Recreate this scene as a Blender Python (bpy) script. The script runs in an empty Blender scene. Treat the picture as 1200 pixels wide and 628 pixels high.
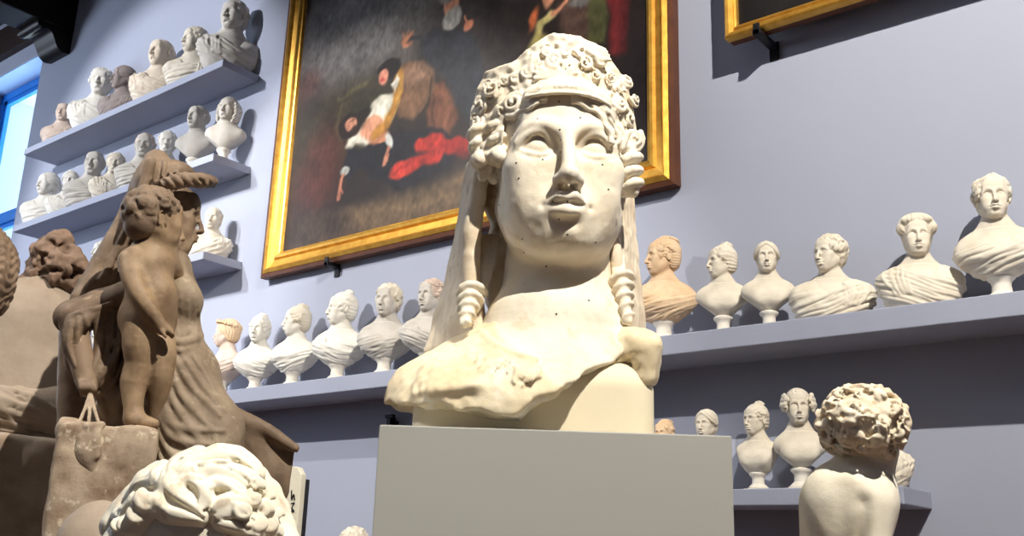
import bpy, math, random
import numpy as np
from mathutils import Vector, Matrix

C = bpy.context.scene.collection
random.seed(7)
PI = math.pi

# ------------------------------------------------------------------ sculpting toolkit
def rotm(rx=0, ry=0, rz=0):
    """rotation matrix from degrees, applied x, then y, then z"""
    rx, ry, rz = (math.radians(a) for a in (rx, ry, rz))
    cx, sx, cy, sy, cz, sz = math.cos(rx), math.sin(rx), math.cos(ry), math.sin(ry), math.cos(rz), math.sin(rz)
    X = np.array([[1, 0, 0], [0, cx, -sx], [0, sx, cx]])
    Y = np.array([[cy, 0, sy], [0, 1, 0], [-sy, 0, cy]])
    Z = np.array([[cz, -sz, 0], [sz, cz, 0], [0, 0, 1]])
    return Z @ Y @ X

_nz = {}
def noise3(X, Y, Z, seed=0):
    """smooth lattice noise in about -1..1 on broadcast coordinates"""
    N = 32
    if seed not in _nz:
        _nz[seed] = np.random.RandomState(seed + 11).uniform(-1, 1, (N, N, N)).astype(np.float32)
    L = _nz[seed]
    X, Y, Z = np.broadcast_arrays(X, Y, Z)
    def sp(v):
        f = np.floor(v); i = f.astype(np.int32); t = (v - f).astype(np.float32)
        return i % N, (i + 1) % N, t * t * (3 - 2 * t)
    x0, x1, tx = sp(X); y0, y1, ty = sp(Y); z0, z1, tz = sp(Z)
    a = L[x0, y0, z0] * (1 - tx) + L[x1, y0, z0] * tx
    b = L[x0, y1, z0] * (1 - tx) + L[x1, y1, z0] * tx
    c = L[x0, y0, z1] * (1 - tx) + L[x1, y0, z1] * tx
    d = L[x0, y1, z1] * (1 - tx) + L[x1, y1, z1] * tx
    return (a * (1 - ty) + b * ty) * (1 - tz) + (c * (1 - ty) + d * ty) * tz

def spline(pts, n=8):
    """Catmull-Rom through pts (any dimension)"""
    P = np.array(pts, float)
    if len(P) < 3:
        return np.array([P[0] + (P[-1] - P[0]) * t for t in np.linspace(0, 1, n + 1)])
    Q = np.vstack([2 * P[0] - P[1], P, 2 * P[-1] - P[-2]])
    out = []
    for i in range(1, len(Q) - 2):
        for j in range(n):
            t = j / n
            out.append(.5 * (2 * Q[i] + (Q[i + 1] - Q[i - 1]) * t + (2 * Q[i - 1] - 5 * Q[i] + 4 * Q[i + 1] - Q[i + 2]) * t * t
                             + (3 * Q[i] - Q[i - 1] - 3 * Q[i + 1] + Q[i + 2]) * t ** 3))
    out.append(Q[-2])
    return np.array(out)

class Sculpt:
    """a block of material on a grid: forms are blended on, cut away, then skinned into one mesh"""
    def __init__(s, lo, hi, h):
        s.lo = np.array(lo, float); s.h = h
        s.n = np.maximum(4, np.ceil((np.array(hi, float) - s.lo) / h).astype(int) + 1)
        s.d = np.full(s.n, 1.0, np.float32)
        s.ax = [(s.lo[i] + h * np.arange(s.n[i])).astype(np.float32) for i in range(3)]
        s.R = np.eye(3); s.t = np.zeros(3); s.sc = 1.0
    def frame(s, R=None, t=(0, 0, 0), sc=1.0):
        s.R = np.eye(3) if R is None else R; s.t = np.array(t, float); s.sc = sc
        return s
    def w(s, p):
        return s.R @ (np.array(p, float) * s.sc) + s.t
    def sub(s, lo, hi):
        i0 = np.clip(np.floor((np.array(lo) - s.lo) / s.h).astype(int), 0, s.n)
        i1 = np.clip(np.ceil((np.array(hi) - s.lo) / s.h).astype(int) + 1, 0, s.n)
        if np.any(i1 <= i0):
            return None
        sl = tuple(slice(a, b) for a, b in zip(i0, i1))
        return sl, s.ax[0][sl[0]].reshape(-1, 1, 1), s.ax[1][sl[1]].reshape(1, -1, 1), s.ax[2][sl[2]].reshape(1, 1, -1)
    def mix(s, sl, d, k, op):
        a = s.d[sl]
        if op == 'u':
            if k > 0:
                hh = np.maximum(k - np.abs(a - d), 0) / k
                s.d[sl] = np.minimum(a, d) - hh * hh * (k * .25)
            else:
                s.d[sl] = np.minimum(a, d)
        elif op == 's':
            d = -d
            if k > 0:
                hh = np.maximum(k - np.abs(a - d), 0) / k
                s.d[sl] = np.maximum(a, d) + hh * hh * (k * .25)
            else:
                s.d[sl] = np.maximum(a, d)
        elif op == 'i':
            if k > 0:
                hh = np.maximum(k - np.abs(a - d), 0) / k
                s.d[sl] = np.maximum(a, d) + hh * hh * (k * .25)
            else:
                s.d[sl] = np.maximum(a, d)
    def ell(s, c, r, k=0., op='u', rot=None):
        c = s.w(c); r = np.array(r if np.ndim(r) else (r, r, r), float) * s.sc; k = k * s.sc
        M = s.R if rot is None else s.R @ rot
        ext = np.sqrt(((M * r) ** 2).sum(1)) + k + 3 * s.h
        g = s.sub(c - ext, c + ext)
        if g is None: return
        sl, X, Y, Z = g
        X = X - c[0]; Y = Y - c[1]; Z = Z - c[2]
        if r[0] == r[1] == r[2]:
            d = np.sqrt(X * X + Y * Y + Z * Z) - r[0]
        else:
            q = [(X * M[0, i] + Y * M[1, i] + Z * M[2, i]) / r[i] for i in range(3)]
            k0 = np.sqrt(q[0] ** 2 + q[1] ** 2 + q[2] ** 2)
            k1 = np.sqrt((q[0] / r[0]) ** 2 + (q[1] / r[1]) ** 2 + (q[2] / r[2]) ** 2) + 1e-9
            d = k0 * (k0 - 1) / k1
        s.mix(sl, d.astype(np.float32), k, op)
    def box(s, c, r, k=0., op='u', rot=None, rnd=0.01):
        c = s.w(c); r = np.array(r, float) * s.sc; k = k * s.sc; rnd = rnd * s.sc
        M = s.R if rot is None else s.R @ rot
        ext = (np.abs(M) * r).sum(1) + k + 3 * s.h
        g = s.sub(c - ext, c + ext)
        if g is None: return
        sl, X, Y, Z = g
        X = X - c[0]; Y = Y - c[1]; Z = Z - c[2]
        q = [np.abs(X * M[0, i] + Y * M[1, i] + Z * M[2, i]) - (r[i] - rnd) for i in range(3)]
        o = np.sqrt(sum(np.maximum(v, 0) ** 2 for v in q))
        d = o + np.minimum(np.maximum(np.maximum(q[0], q[1]), q[2]), 0) - rnd
        s.mix(sl, d.astype(np.float32), k, op)
    def _seg(s, X, Y, Z, a, b, ra, rb):
        ba = b - a; L = float(ba @ ba) + 1e-12
        x = X - a[0]; y = Y - a[1]; z = Z - a[2]
        t = np.clip((x * ba[0] + y * ba[1] + z * ba[2]) / L, 0, 1)
        return np.sqrt((x - t * ba[0]) ** 2 + (y - t * ba[1]) ** 2 + (z - t * ba[2]) ** 2) - (ra + (rb - ra) * t)
    def cone(s, a, b, ra, rb, k=0., op='u'):
        s.tube([a, b], [ra, rb], k, op)
    def tube(s, pts, rs, k=0., op='u'):
        P = [s.w(p) for p in pts]; k = k * s.sc
        rs = [r * s.sc for r in (rs if np.ndim(rs) else [rs] * len(P))]
        m = max(rs) + k + 3 * s.h
        A = np.array(P)
        g = s.sub(A.min(0) - m, A.max(0) + m)
        if g is None: return
        sl, X, Y, Z = g
        d = np.full(tuple(x.stop - x.start for x in sl), 1.0, np.float32)
        off = [x.start for x in sl]
        for i in range(len(P) - 1):
            m = max(rs[i], rs[i + 1]) + k + 3 * s.h
            g = s.sub(np.minimum(P[i], P[i + 1]) - m, np.maximum(P[i], P[i + 1]) + m)
            if g is None: continue
            q, X, Y, Z = g
            qq = tuple(slice(max(a.start - o, 0), a.stop - o) for a, o in zip(q, off))
            dd = s._seg(X, Y, Z, P[i], P[i + 1], rs[i], rs[i + 1])
            v = d[qq]
            if v.shape == dd.shape:
                d[qq] = np.minimum(v, dd)
        s.mix(sl, d, k, op)
    def cut(s, p, n, k=0., wob=0., fr=20., seed=0):
        """keep the side of the plane its normal points away from"""
        p = s.w(p); n = s.R @ np.array(n, float); n = n / np.linalg.norm(n); k = k * s.sc
        X, Y, Z = (s.ax[0].reshape(-1, 1, 1), s.ax[1].reshape(1, -1, 1), s.ax[2].reshape(1, 1, -1))
        d = (X - p[0]) * n[0] + (Y - p[1]) * n[1] + (Z - p[2]) * n[2]
        if wob: d = d + wob * s.sc * noise3(X * fr, Y * fr, Z * fr, seed)
        s.mix((slice(None),) * 3, d.astype(np.float32), k, 'i')
    def grid(s):
        return (s.ax[0].reshape(-1, 1, 1), s.ax[1].reshape(1, -1, 1), s.ax[2].reshape(1, 1, -1))
    def local(s, lo=None, hi=None):
        """sub-grid coordinates in the current frame"""
        if lo is None:
            sl = (slice(None),) * 3; X, Y, Z = s.grid()
        else:
            sl, X, Y, Z = s.sub(lo, hi)
        X = X - s.t[0]; Y = Y - s.t[1]; Z = Z - s.t[2]
        M = s.R / s.sc
        return (sl,) + tuple(X * M[0, i] + Y * M[1, i] + Z * M[2, i] for i in range(3))
    def rough(s, amp, fr, seed=0):
        band = np.abs(s.d) < amp * 2 + 2 * s.h
        I = np.nonzero(band)
        s.d[I] += amp * noise3(s.ax[0][I[0]] * fr, s.ax[1][I[1]] * fr, s.ax[2][I[2]] * fr, seed)
    def skin(s, relax=1):
        """naive surface nets -> verts, quads"""
        d = s.d
        d[0] = d[-1] = 1; d[:, 0] = d[:, -1] = 1; d[:, :, 0] = d[:, :, -1] = 1
        ins = d < 0
        c = np.zeros(tuple(np.array(d.shape) - 1), np.uint8)
        for i in (0, 1):
            for j in (0, 1):
                for k in (0, 1):
                    c += ins[i:d.shape[0] - 1 + i, j:d.shape[1] - 1 + j, k:d.shape[2] - 1 + k]
        act = (c > 0) & (c < 8)
        I = np.argwhere(act)
        idx = np.full(act.shape, -1, np.int32); idx[act] = np.arange(len(I))
        cor = [(i, j, k) for i in (0, 1) for j in (0, 1) for k in (0, 1)]
        V = np.stack([d[I[:, 0] + a, I[:, 1] + b, I[:, 2] + e] for a, b, e in cor], 1)
        acc = np.zeros((len(I), 3)); cnt = np.zeros(len(I))
        for p in range(8):
            for ax in range(3):
                if cor[p][ax] == 0:
                    q = list(cor[p]); q[ax] = 1; q = cor.index(tuple(q))
                    m = (V[:, p] < 0) != (V[:, q] < 0)
                    t = V[m, p] / (V[m, p] - V[m, q])
                    pos = np.tile(np.array(cor[p], float), (m.sum(), 1)); pos[:, ax] = t
                    acc[m] += pos; cnt[m] += 1
        verts = (I + acc / cnt[:, None]) * s.h + s.lo
        quads = []
        for ax in range(3):
            o1, o2 = [(1, 2), (2, 0), (0, 1)][ax]
            a = [slice(1, -1)] * 3; b = [slice(1, -1)] * 3
            a[ax] = slice(0, -1); b[ax] = slice(1, None)
            A = ins[tuple(a)]; B = ins[tuple(b)]
            for flip, msk in ((False, A & ~B), (True, ~A & B)):
                E = np.argwhere(msk)
                st = np.array([1, 1, 1]); st[ax] = 0
                E = E + st
                def cell(u, v):
                    q = E.copy(); q[:, o1] -= u; q[:, o2] -= v
                    return idx[q[:, 0], q[:, 1], q[:, 2]]
                Q = np.stack([cell(1, 1), cell(0, 1), cell(0, 0), cell(1, 0)], 1)
                quads.append(Q[:, ::-1] if flip else Q)
        Q = np.vstack(quads)
        for _ in range(relax):
            S_ = np.zeros_like(verts); n = np.zeros(len(verts))
            for i, j in ((0, 1), (1, 2), (2, 3), (3, 0)):
                np.add.at(S_, Q[:, i], verts[Q[:, j]]); np.add.at(n, Q[:, i], 1)
            verts = verts * .5 + S_ / n[:, None] * .5
        return verts, Q

def mesh_np(name, verts, quads, smooth=True):
    me = bpy.data.meshes.new(name)
    k = quads.shape[1]
    me.vertices.add(len(verts)); me.vertices.foreach_set('co', np.asarray(verts, np.float32).ravel())
    me.loops.add(len(quads) * k); me.loops.foreach_set('vertex_index', np.asarray(quads, np.int32).ravel())
    me.polygons.add(len(quads))
    me.polygons.foreach_set('loop_start', np.arange(0, len(quads) * k, k, dtype=np.int32))
    me.polygons.foreach_set('loop_total', np.full(len(quads), k, np.int32))
    me.polygons.foreach_set('use_smooth', np.full(len(quads), smooth, bool))
    me.update(calc_edges=True); me.validate()
    return me

def link(name, me, mat, parent=None, loc=(0, 0, 0), rz=0.):
    o = bpy.data.objects.new(name, me); C.objects.link(o)
    if mat: me.materials.append(mat)
    o.location = loc; o.rotation_euler = (0, 0, rz)
    if parent: o.parent = parent
    return o

def carve(name, S, mat, parent=None, loc=(0, 0, 0), rz=0., relax=1):
    v, q = S.skin(relax)
    return link(name, mesh_np(name, v, q), mat, parent, loc, rz)

def tag(o, label=None, cat=None, group=None, kind=None):
    if label: o['label'] = label
    if cat: o['category'] = cat
    if group: o['group'] = group
    if kind: o['kind'] = kind
    return o

def empty(name, loc, rz=0.):
    o = bpy.data.objects.new(name, None); C.objects.link(o)
    o.location = loc; o.rotation_euler = (0, 0, rz); o.empty_display_size = .1
    return o

class MB:
    """collects simple solids into one mesh"""
    def __init__(s): s.v = []; s.f = []
    def box(s, lo, hi, M=None):
        n = len(s.v)
        for z in (lo[2], hi[2]):
            for x, y in ((lo[0], lo[1]), (hi[0], lo[1]), (hi[0], hi[1]), (lo[0], hi[1])):
                p = Vector((x, y, z)); s.v.append(tuple(M @ p if M else p))
        s.f += [tuple(n + i for i in q) for q in ((3, 2, 1, 0), (4, 5, 6, 7), (0, 1, 5, 4), (1, 2, 6, 5), (2, 3, 7, 6), (3, 0, 4, 7))]
        return s
    def lathe(s, prof, seg=32, M=None):
        n = len(s.v)
        for r, z in prof:
            for i in range(seg):
                a = 2 * PI * i / seg; p = Vector((r * math.cos(a), r * math.sin(a), z))
                s.v.append(tuple(M @ p if M else p))
        for j in range(len(prof) - 1):
            for i in range(seg):
                k = (i + 1) % seg
                s.f.append((n + j * seg + i, n + j * seg + k, n + (j + 1) * seg + k, n + (j + 1) * seg + i))
        s.f.append(tuple(n + i for i in reversed(range(seg))))
        s.f.append(tuple(n + (len(prof) - 1) * seg + i for i in range(seg)))
        return s
    def prism(s, poly, a, b, ax):
        """polygon (2D) extruded along axis ax from a to b"""
        n = len(s.v); m = len(poly)
        for t in (a, b):
            for u, w in poly:
                s.v.append({0: (t, u, w), 1: (u, t, w), 2: (u, w, t)}[ax])
        s.f.append(tuple(n + i for i in range(m))); s.f.append(tuple(n + m + i for i in reversed(range(m))))
        for i in range(m):
            j = (i + 1) % m
            s.f.append((n + j, n + i, n + m + i, n + m + j))
        return s
    def sweep(s, rings, closed=True, caps=True):
        """list of rings of equal length"""
        n = len(s.v); m = len(rings[0])
        for r in rings: s.v += [tuple(p) for p in r]
        for j in range(len(rings) - 1):
            for i in range(m if closed else m - 1):
                k = (i + 1) % m
                s.f.append((n + j * m + i, n + j * m + k, n + (j + 1) * m + k, n + (j + 1) * m + i))
        if caps and closed:
            s.f.append(tuple(n + i for i in reversed(range(m))))
            s.f.append(tuple(n + (len(rings) - 1) * m + i for i in range(m)))
        return s
    def build(s, name, mat, parent=None, loc=(0, 0, 0), rz=0., bevel=0., smooth=False):
        me = bpy.data.meshes.new(name); me.from_pydata(s.v, [], s.f)
        import bmesh
        bm = bmesh.new(); bm.from_mesh(me); bmesh.ops.recalc_face_normals(bm, faces=bm.faces); bm.to_mesh(me); bm.free()
        if smooth:
            me.polygons.foreach_set('use_smooth', [True] * len(me.polygons))
            me.set_sharp_from_angle(angle=math.radians(40))
        o = link(name, me, mat, parent, loc, rz)
        if bevel:
            b = o.modifiers.new('bevel', 'BEVEL'); b.width = bevel; b.segments = 2; b.limit_method = 'ANGLE'
        return o

# ------------------------------------------------------------------ materials
def lin(c):
    return tuple(((v / 12.92) if v <= .04045 else ((v + .055) / 1.055) ** 2.4) for v in (x / 255. for x in c)) + (1.,)

def mat_stone(name, base, stain, amount=.35, scale=6., rough=.75, bump=.15, bscale=60., spots=None, spot_amt=.5, spec=.25):
    """mottled plaster / terracotta: two noise tones, optional paint-loss spots, fine bump"""
    m = bpy.data.materials.new(name); m.use_nodes = True
    N = m.node_tree.nodes; L = m.node_tree.links; b = N['Principled BSDF']
    b.inputs['Roughness'].default_value = rough; b.inputs['Specular IOR Level'].default_value = spec
    tc = N.new('ShaderNodeTexCoord'); src = tc.outputs['Object']
    n1 = N.new('ShaderNodeTexNoise'); n1.inputs['Scale'].default_value = scale; n1.inputs['Detail'].default_value = 6; n1.inputs['Roughness'].default_value = .62
    L.new(src, n1.inputs['Vector'])
    r1 = N.new('ShaderNodeMapRange'); r1.inputs[1].default_value = .42; r1.inputs[2].default_value = .72; r1.inputs[4].default_value = amount
    L.new(n1.outputs[0], r1.inputs[0])
    mx = N.new('ShaderNodeMix'); mx.data_type = 'RGBA'
    mx.inputs[6].default_value = lin(base); mx.inputs[7].default_value = lin(stain)
    L.new(r1.outputs[0], mx.inputs[0])
    out = mx.outputs[2]
    if spots:
        n3 = N.new('ShaderNodeTexNoise'); n3.inputs['Scale'].default_value = scale * 1.7; n3.inputs['Detail'].default_value = 8; n3.inputs['Roughness'].default_value = .7
        mp = N.new('ShaderNodeMapping'); mp.inputs['Location'].default_value = (3.1, 5.2, 1.7); L.new(src, mp.inputs[0]); L.new(mp.outputs[0], n3.inputs['Vector'])
        r3 = N.new('ShaderNodeMapRange'); r3.inputs[1].default_value = .57; r3.inputs[2].default_value = .63; r3.inputs[4].default_value = spot_amt
        L.new(n3.outputs[0], r3.inputs[0])
        m2 = N.new('ShaderNodeMix'); m2.data_type = 'RGBA'; m2.inputs[7].default_value = lin(spots)
        L.new(out, m2.inputs[6]); L.new(r3.outputs[0], m2.inputs[0]); out = m2.outputs[2]
    L.new(out, b.inputs['Base Color'])
    n2 = N.new('ShaderNodeTexNoise'); n2.inputs['Scale'].default_value = bscale; n2.inputs['Detail'].default_value = 5; n2.inputs['Roughness'].default_value = .65
    L.new(src, n2.inputs['Vector'])
    bp = N.new('ShaderNodeBump'); bp.inputs['Strength'].default_value = bump; bp.inputs['Distance'].default_value = .01
    L.new(n2.outputs[0], bp.inputs['Height']); L.new(bp.outputs[0], b.inputs['Normal'])
    return m

def mat_plain(name, col, rough=.6, metal=0., spec=.3, nscale=0., ncol=None, namt=.3, bump=0., bscale=40., stretch=None):
    m = bpy.data.materials.new(name); m.use_nodes = True
    N = m.node_tree.nodes; L = m.node_tree.links; b = N['Principled BSDF']
    b.inputs['Base Color'].default_value = lin(col); b.inputs['Roughness'].default_value = rough
    b.inputs['Metallic'].default_value = metal; b.inputs['Specular IOR Level'].default_value = spec
    tc = N.new('ShaderNodeTexCoord'); mp = N.new('ShaderNodeMapping'); L.new(tc.outputs['Object'], mp.inputs[0])
    if stretch: mp.inputs['Scale'].default_value = stretch
    if nscale:
        n1 = N.new('ShaderNodeTexNoise'); n1.inputs['Scale'].default_value = nscale; n1.inputs['Detail'].default_value = 6; L.new(mp.outputs[0], n1.inputs['Vector'])
        r1 = N.new('ShaderNodeMapRange'); r1.inputs[1].default_value = .35; r1.inputs[2].default_value = .7; r1.inputs[4].default_value = namt
        L.new(n1.outputs[0], r1.inputs[0])
        mx = N.new('ShaderNodeMix'); mx.data_type = 'RGBA'; mx.inputs[6].default_value = lin(col); mx.inputs[7].default_value = lin(ncol or col)
        L.new(r1.outputs[0], mx.inputs[0]); L.new(mx.outputs[2], b.inputs['Base Color'])
    if bump:
        n2 = N.new('ShaderNodeTexNoise'); n2.inputs['Scale'].default_value = bscale; n2.inputs['Detail'].default_value = 4; L.new(mp.outputs[0], n2.inputs['Vector'])
        bp = N.new('ShaderNodeBump'); bp.inputs['Strength'].default_value = bump; bp.inputs['Distance'].default_value = .01
        L.new(n2.outputs[0], bp.inputs['Height']); L.new(bp.outputs[0], b.inputs['Normal'])
    return m
# ------------------------------------------------------------------ heads
def sgn(f):
    for s in (-1, 1): f(s)

def face(S, detail=1, full=1.0, old=0., nose=1., neck=True, neck_to=(0, .10, -.85), neck_r=.2, ears=True, cw=1.0):
    """a head one unit high, chin at -.5, crown at .5, eyes at 0, looking along -Y, in the frame of S"""
    S.ell((0, .07, .13), (.325 * cw, .40, .365))
    S.ell((0, -.085, -.07), (.282 * full, .285, .36), .10)
    S.ell((0, -.10, -.27), (.235 * full, .235, .205), .10)
    S.ell((0, -.275, -.425), (.098, .082, .072), .10)
    for x in (-1, 1):
        S.cone((x * .215 * full, .03, -.20), (x * .075, -.24, -.415), .085, .075, .10)     # jaw line
        S.ell((x * .175 * full, -.255, -.095), (.095, .085, .085), .11)                    # cheekbone
        S.ell((x * .15 * full, -.26, -.25), (.085, .07, .10), .10)                         # cheek
    S.ell((0, -.295, .20), (.21, .07, .15), .12)                                          # forehead
    if neck:
        S.cone((0, .07, -.28), neck_to, neck_r, neck_r * 1.08, .08)
        for x in (-1, 1):
            S.cone((x * .19, .08, -.25), (x * .05, -.06, neck_to[2] + .02), .055, .05, .09)
    for x in (-1, 1):                                                                      # eye sockets
        S.ell((x * .140, -.405, -.002), (.098, .105, .066), .045, 's')
        S.ell((x * .078, -.400, .010), (.045, .075, .05), .045, 's')
    for x in (-1, 1):
        S.tube(spline([(x * .035, -.362, .062), (x * .10, -.362, .094), (x * .18, -.325, .088), (x * .245, -.25, .045)], 4),
               np.interp(np.arange(13), (0, 6, 12), (.024, .028, .014)), .045)                # brow
        S.ell((x * .135, -.276, -.005), (.082, .070, .068), .010)                          # eyeball
        up = [(-.082, -.004, -.012), (-.05, .050, .010), (.0, .070, .016), (.05, .050, .006), (.095, -.008, -.028)]
        lo = [(-.078, -.010, -.012), (-.04, -.042, .008), (.01, -.049, .010), (.055, -.038, .0), (.090, -.012, -.026)]
        e0 = np.array((.135, -.333, -.005))
        for arc, r in ((up, .020), (lo, .014)):
            pts = [((e0[0] + a) * x, e0[1] - c_ * 1.2, e0[2] + b_) for a, b_, c_ in arc]
            S.tube(spline(pts, 4), r, .010)
        pts = [((e0[0] + a * 1.1) * x, e0[1] - c_ * .5 + .01, e0[2] + b_ * 1.15 + .034) for a, b_, c_ in up]
        S.tube(spline(pts, 4), .008, .03)                                                   # fold above the lid
        if old:
            S.tube(spline([(x * .06, -.34, -.085), (x * .13, -.335, -.105), (x * .2, -.29, -.075)], 3), .014, .04)
            S.tube(spline([(x * .075, -.40, -.2), (x * .125, -.36, -.29), (x * .12, -.34, -.36)], 3), .012, .03, 's')
    # nose: straight bridge, tip, wings
    S.tube([(0, -.345, .085), (0, -.392, .0), (0, -.445, -.11), (0, -.470 * nose, -.182)], [.034, .031, .035, .041], .045)
    S.ell((0, -.468 * nose, -.197), (.046, .040, .036), .03)
    for x in (-1, 1):
        S.ell((x * .047, -.418, -.205), (.031, .046, .031), .03)
        if detail:
            S.ell((x * .031, -.445, -.238), (.012, .024, .016), .010, 's')
            S.tube([(x * .080, -.405, -.195), (x * .066, -.39, -.235)], .009, .022, 's')
    # mouth
    S.ell((0, -.335, -.315), (.12, .075, .085), .07)
    S.tube([(0, -.413, -.235), (0, -.418, -.268)], [.011, .016], .02, 's')
    for x in (-1, 1):
        S.tube(spline([(x * .004, -.425, -.288), (x * .032, -.427, -.282), (x * .066, -.402, -.296), (x * .095, -.362, -.311)], 3),
               np.interp(np.arange(10), (0, 3, 9), (.022, .025, .009)), .018)
        S.ell((x * .104, -.355, -.318), (.012, .02, .014), .03, 's')
    S.tube(spline([(-.088, -.362, -.322), (-.045, -.397, -.342), (0, -.412, -.348), (.045, -.397, -.342), (.088, -.362, -.322)], 4),
           np.interp(np.arange(17), (0, 8, 16), (.011, .033, .011)), .016)
    S.tube(spline([(-.096, -.362, -.316), (-.05, -.42, -.313), (0, -.438, -.318), (.05, -.42, -.313), (.096, -.362, -.316)], 4), .006, .008, 's')
    S.ell((0, -.385, -.398), (.065, .03, .022), .04, 's')
    if ears:
        for x in (-1, 1):
            S.ell((x * .325, .045, -.055), (.035, .072, .125), .02, rot=rotm(12, 0, x * -18))
            S.tube(spline([(x * .335, -.01, -.10), (x * .355, -.01, .03), (x * .372, .06, .07), (x * .375, .11, .01), (x * .352, .085, -.09), (x * .335, .02, -.165)], 4), .018, .012)
            S.ell((x * .362, .03, -.06), (.02, .03, .05), .02, 's')

def snail(S, c, axis, R, turns=2.0, r=.03, depth=.0, k=.004, ph=0., hand=1):
    """a snail-shell curl: a tube wound to a spiral around axis"""
    a = np.array(axis, float); a /= np.linalg.norm(a)
    u = np.cross(a, (0, 0, 1.) if abs(a[2]) < .9 else (1., 0, 0)); u /= np.linalg.norm(u); v = np.cross(a, u)
    n = int(12 * turns)
    pts = []; rs = []
    for i in range(n + 1):
        t = i / n; ang = ph + hand * 2 * PI * turns * t; q = R * (1 - .86 * t)
        pts.append(np.array(c) + (u * math.cos(ang) + v * math.sin(ang)) * q + a * depth * t)
        rs.append(r * (1 - .4 * t))
    S.tube(pts, rs, k)

def cork(S, a, b, R, turns, r, k=.004, taper=.6, ph=0.):
    """a hanging corkscrew lock from a to b"""
    a = np.array(a, float); b = np.array(b, float); w = (b - a) / np.linalg.norm(b - a)
    u = np.cross(w, (0, 1., 0)); u /= np.linalg.norm(u); v = np.cross(w, u)
    n = int(10 * turns); pts = []; rs = []
    for i in range(n + 1):
        t = i / n; ang = ph + 2 * PI * turns * t; q = R * (1 - (1 - taper) * t)
        pts.append(a + (b - a) * t + (u * math.cos(ang) + v * math.sin(ang)) * q)
        rs.append(r * (1 - (1 - taper) * t))
    S.tube(pts, rs, k)
    S.cone(a, b, R * .8, R * taper * .8, .01)

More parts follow.
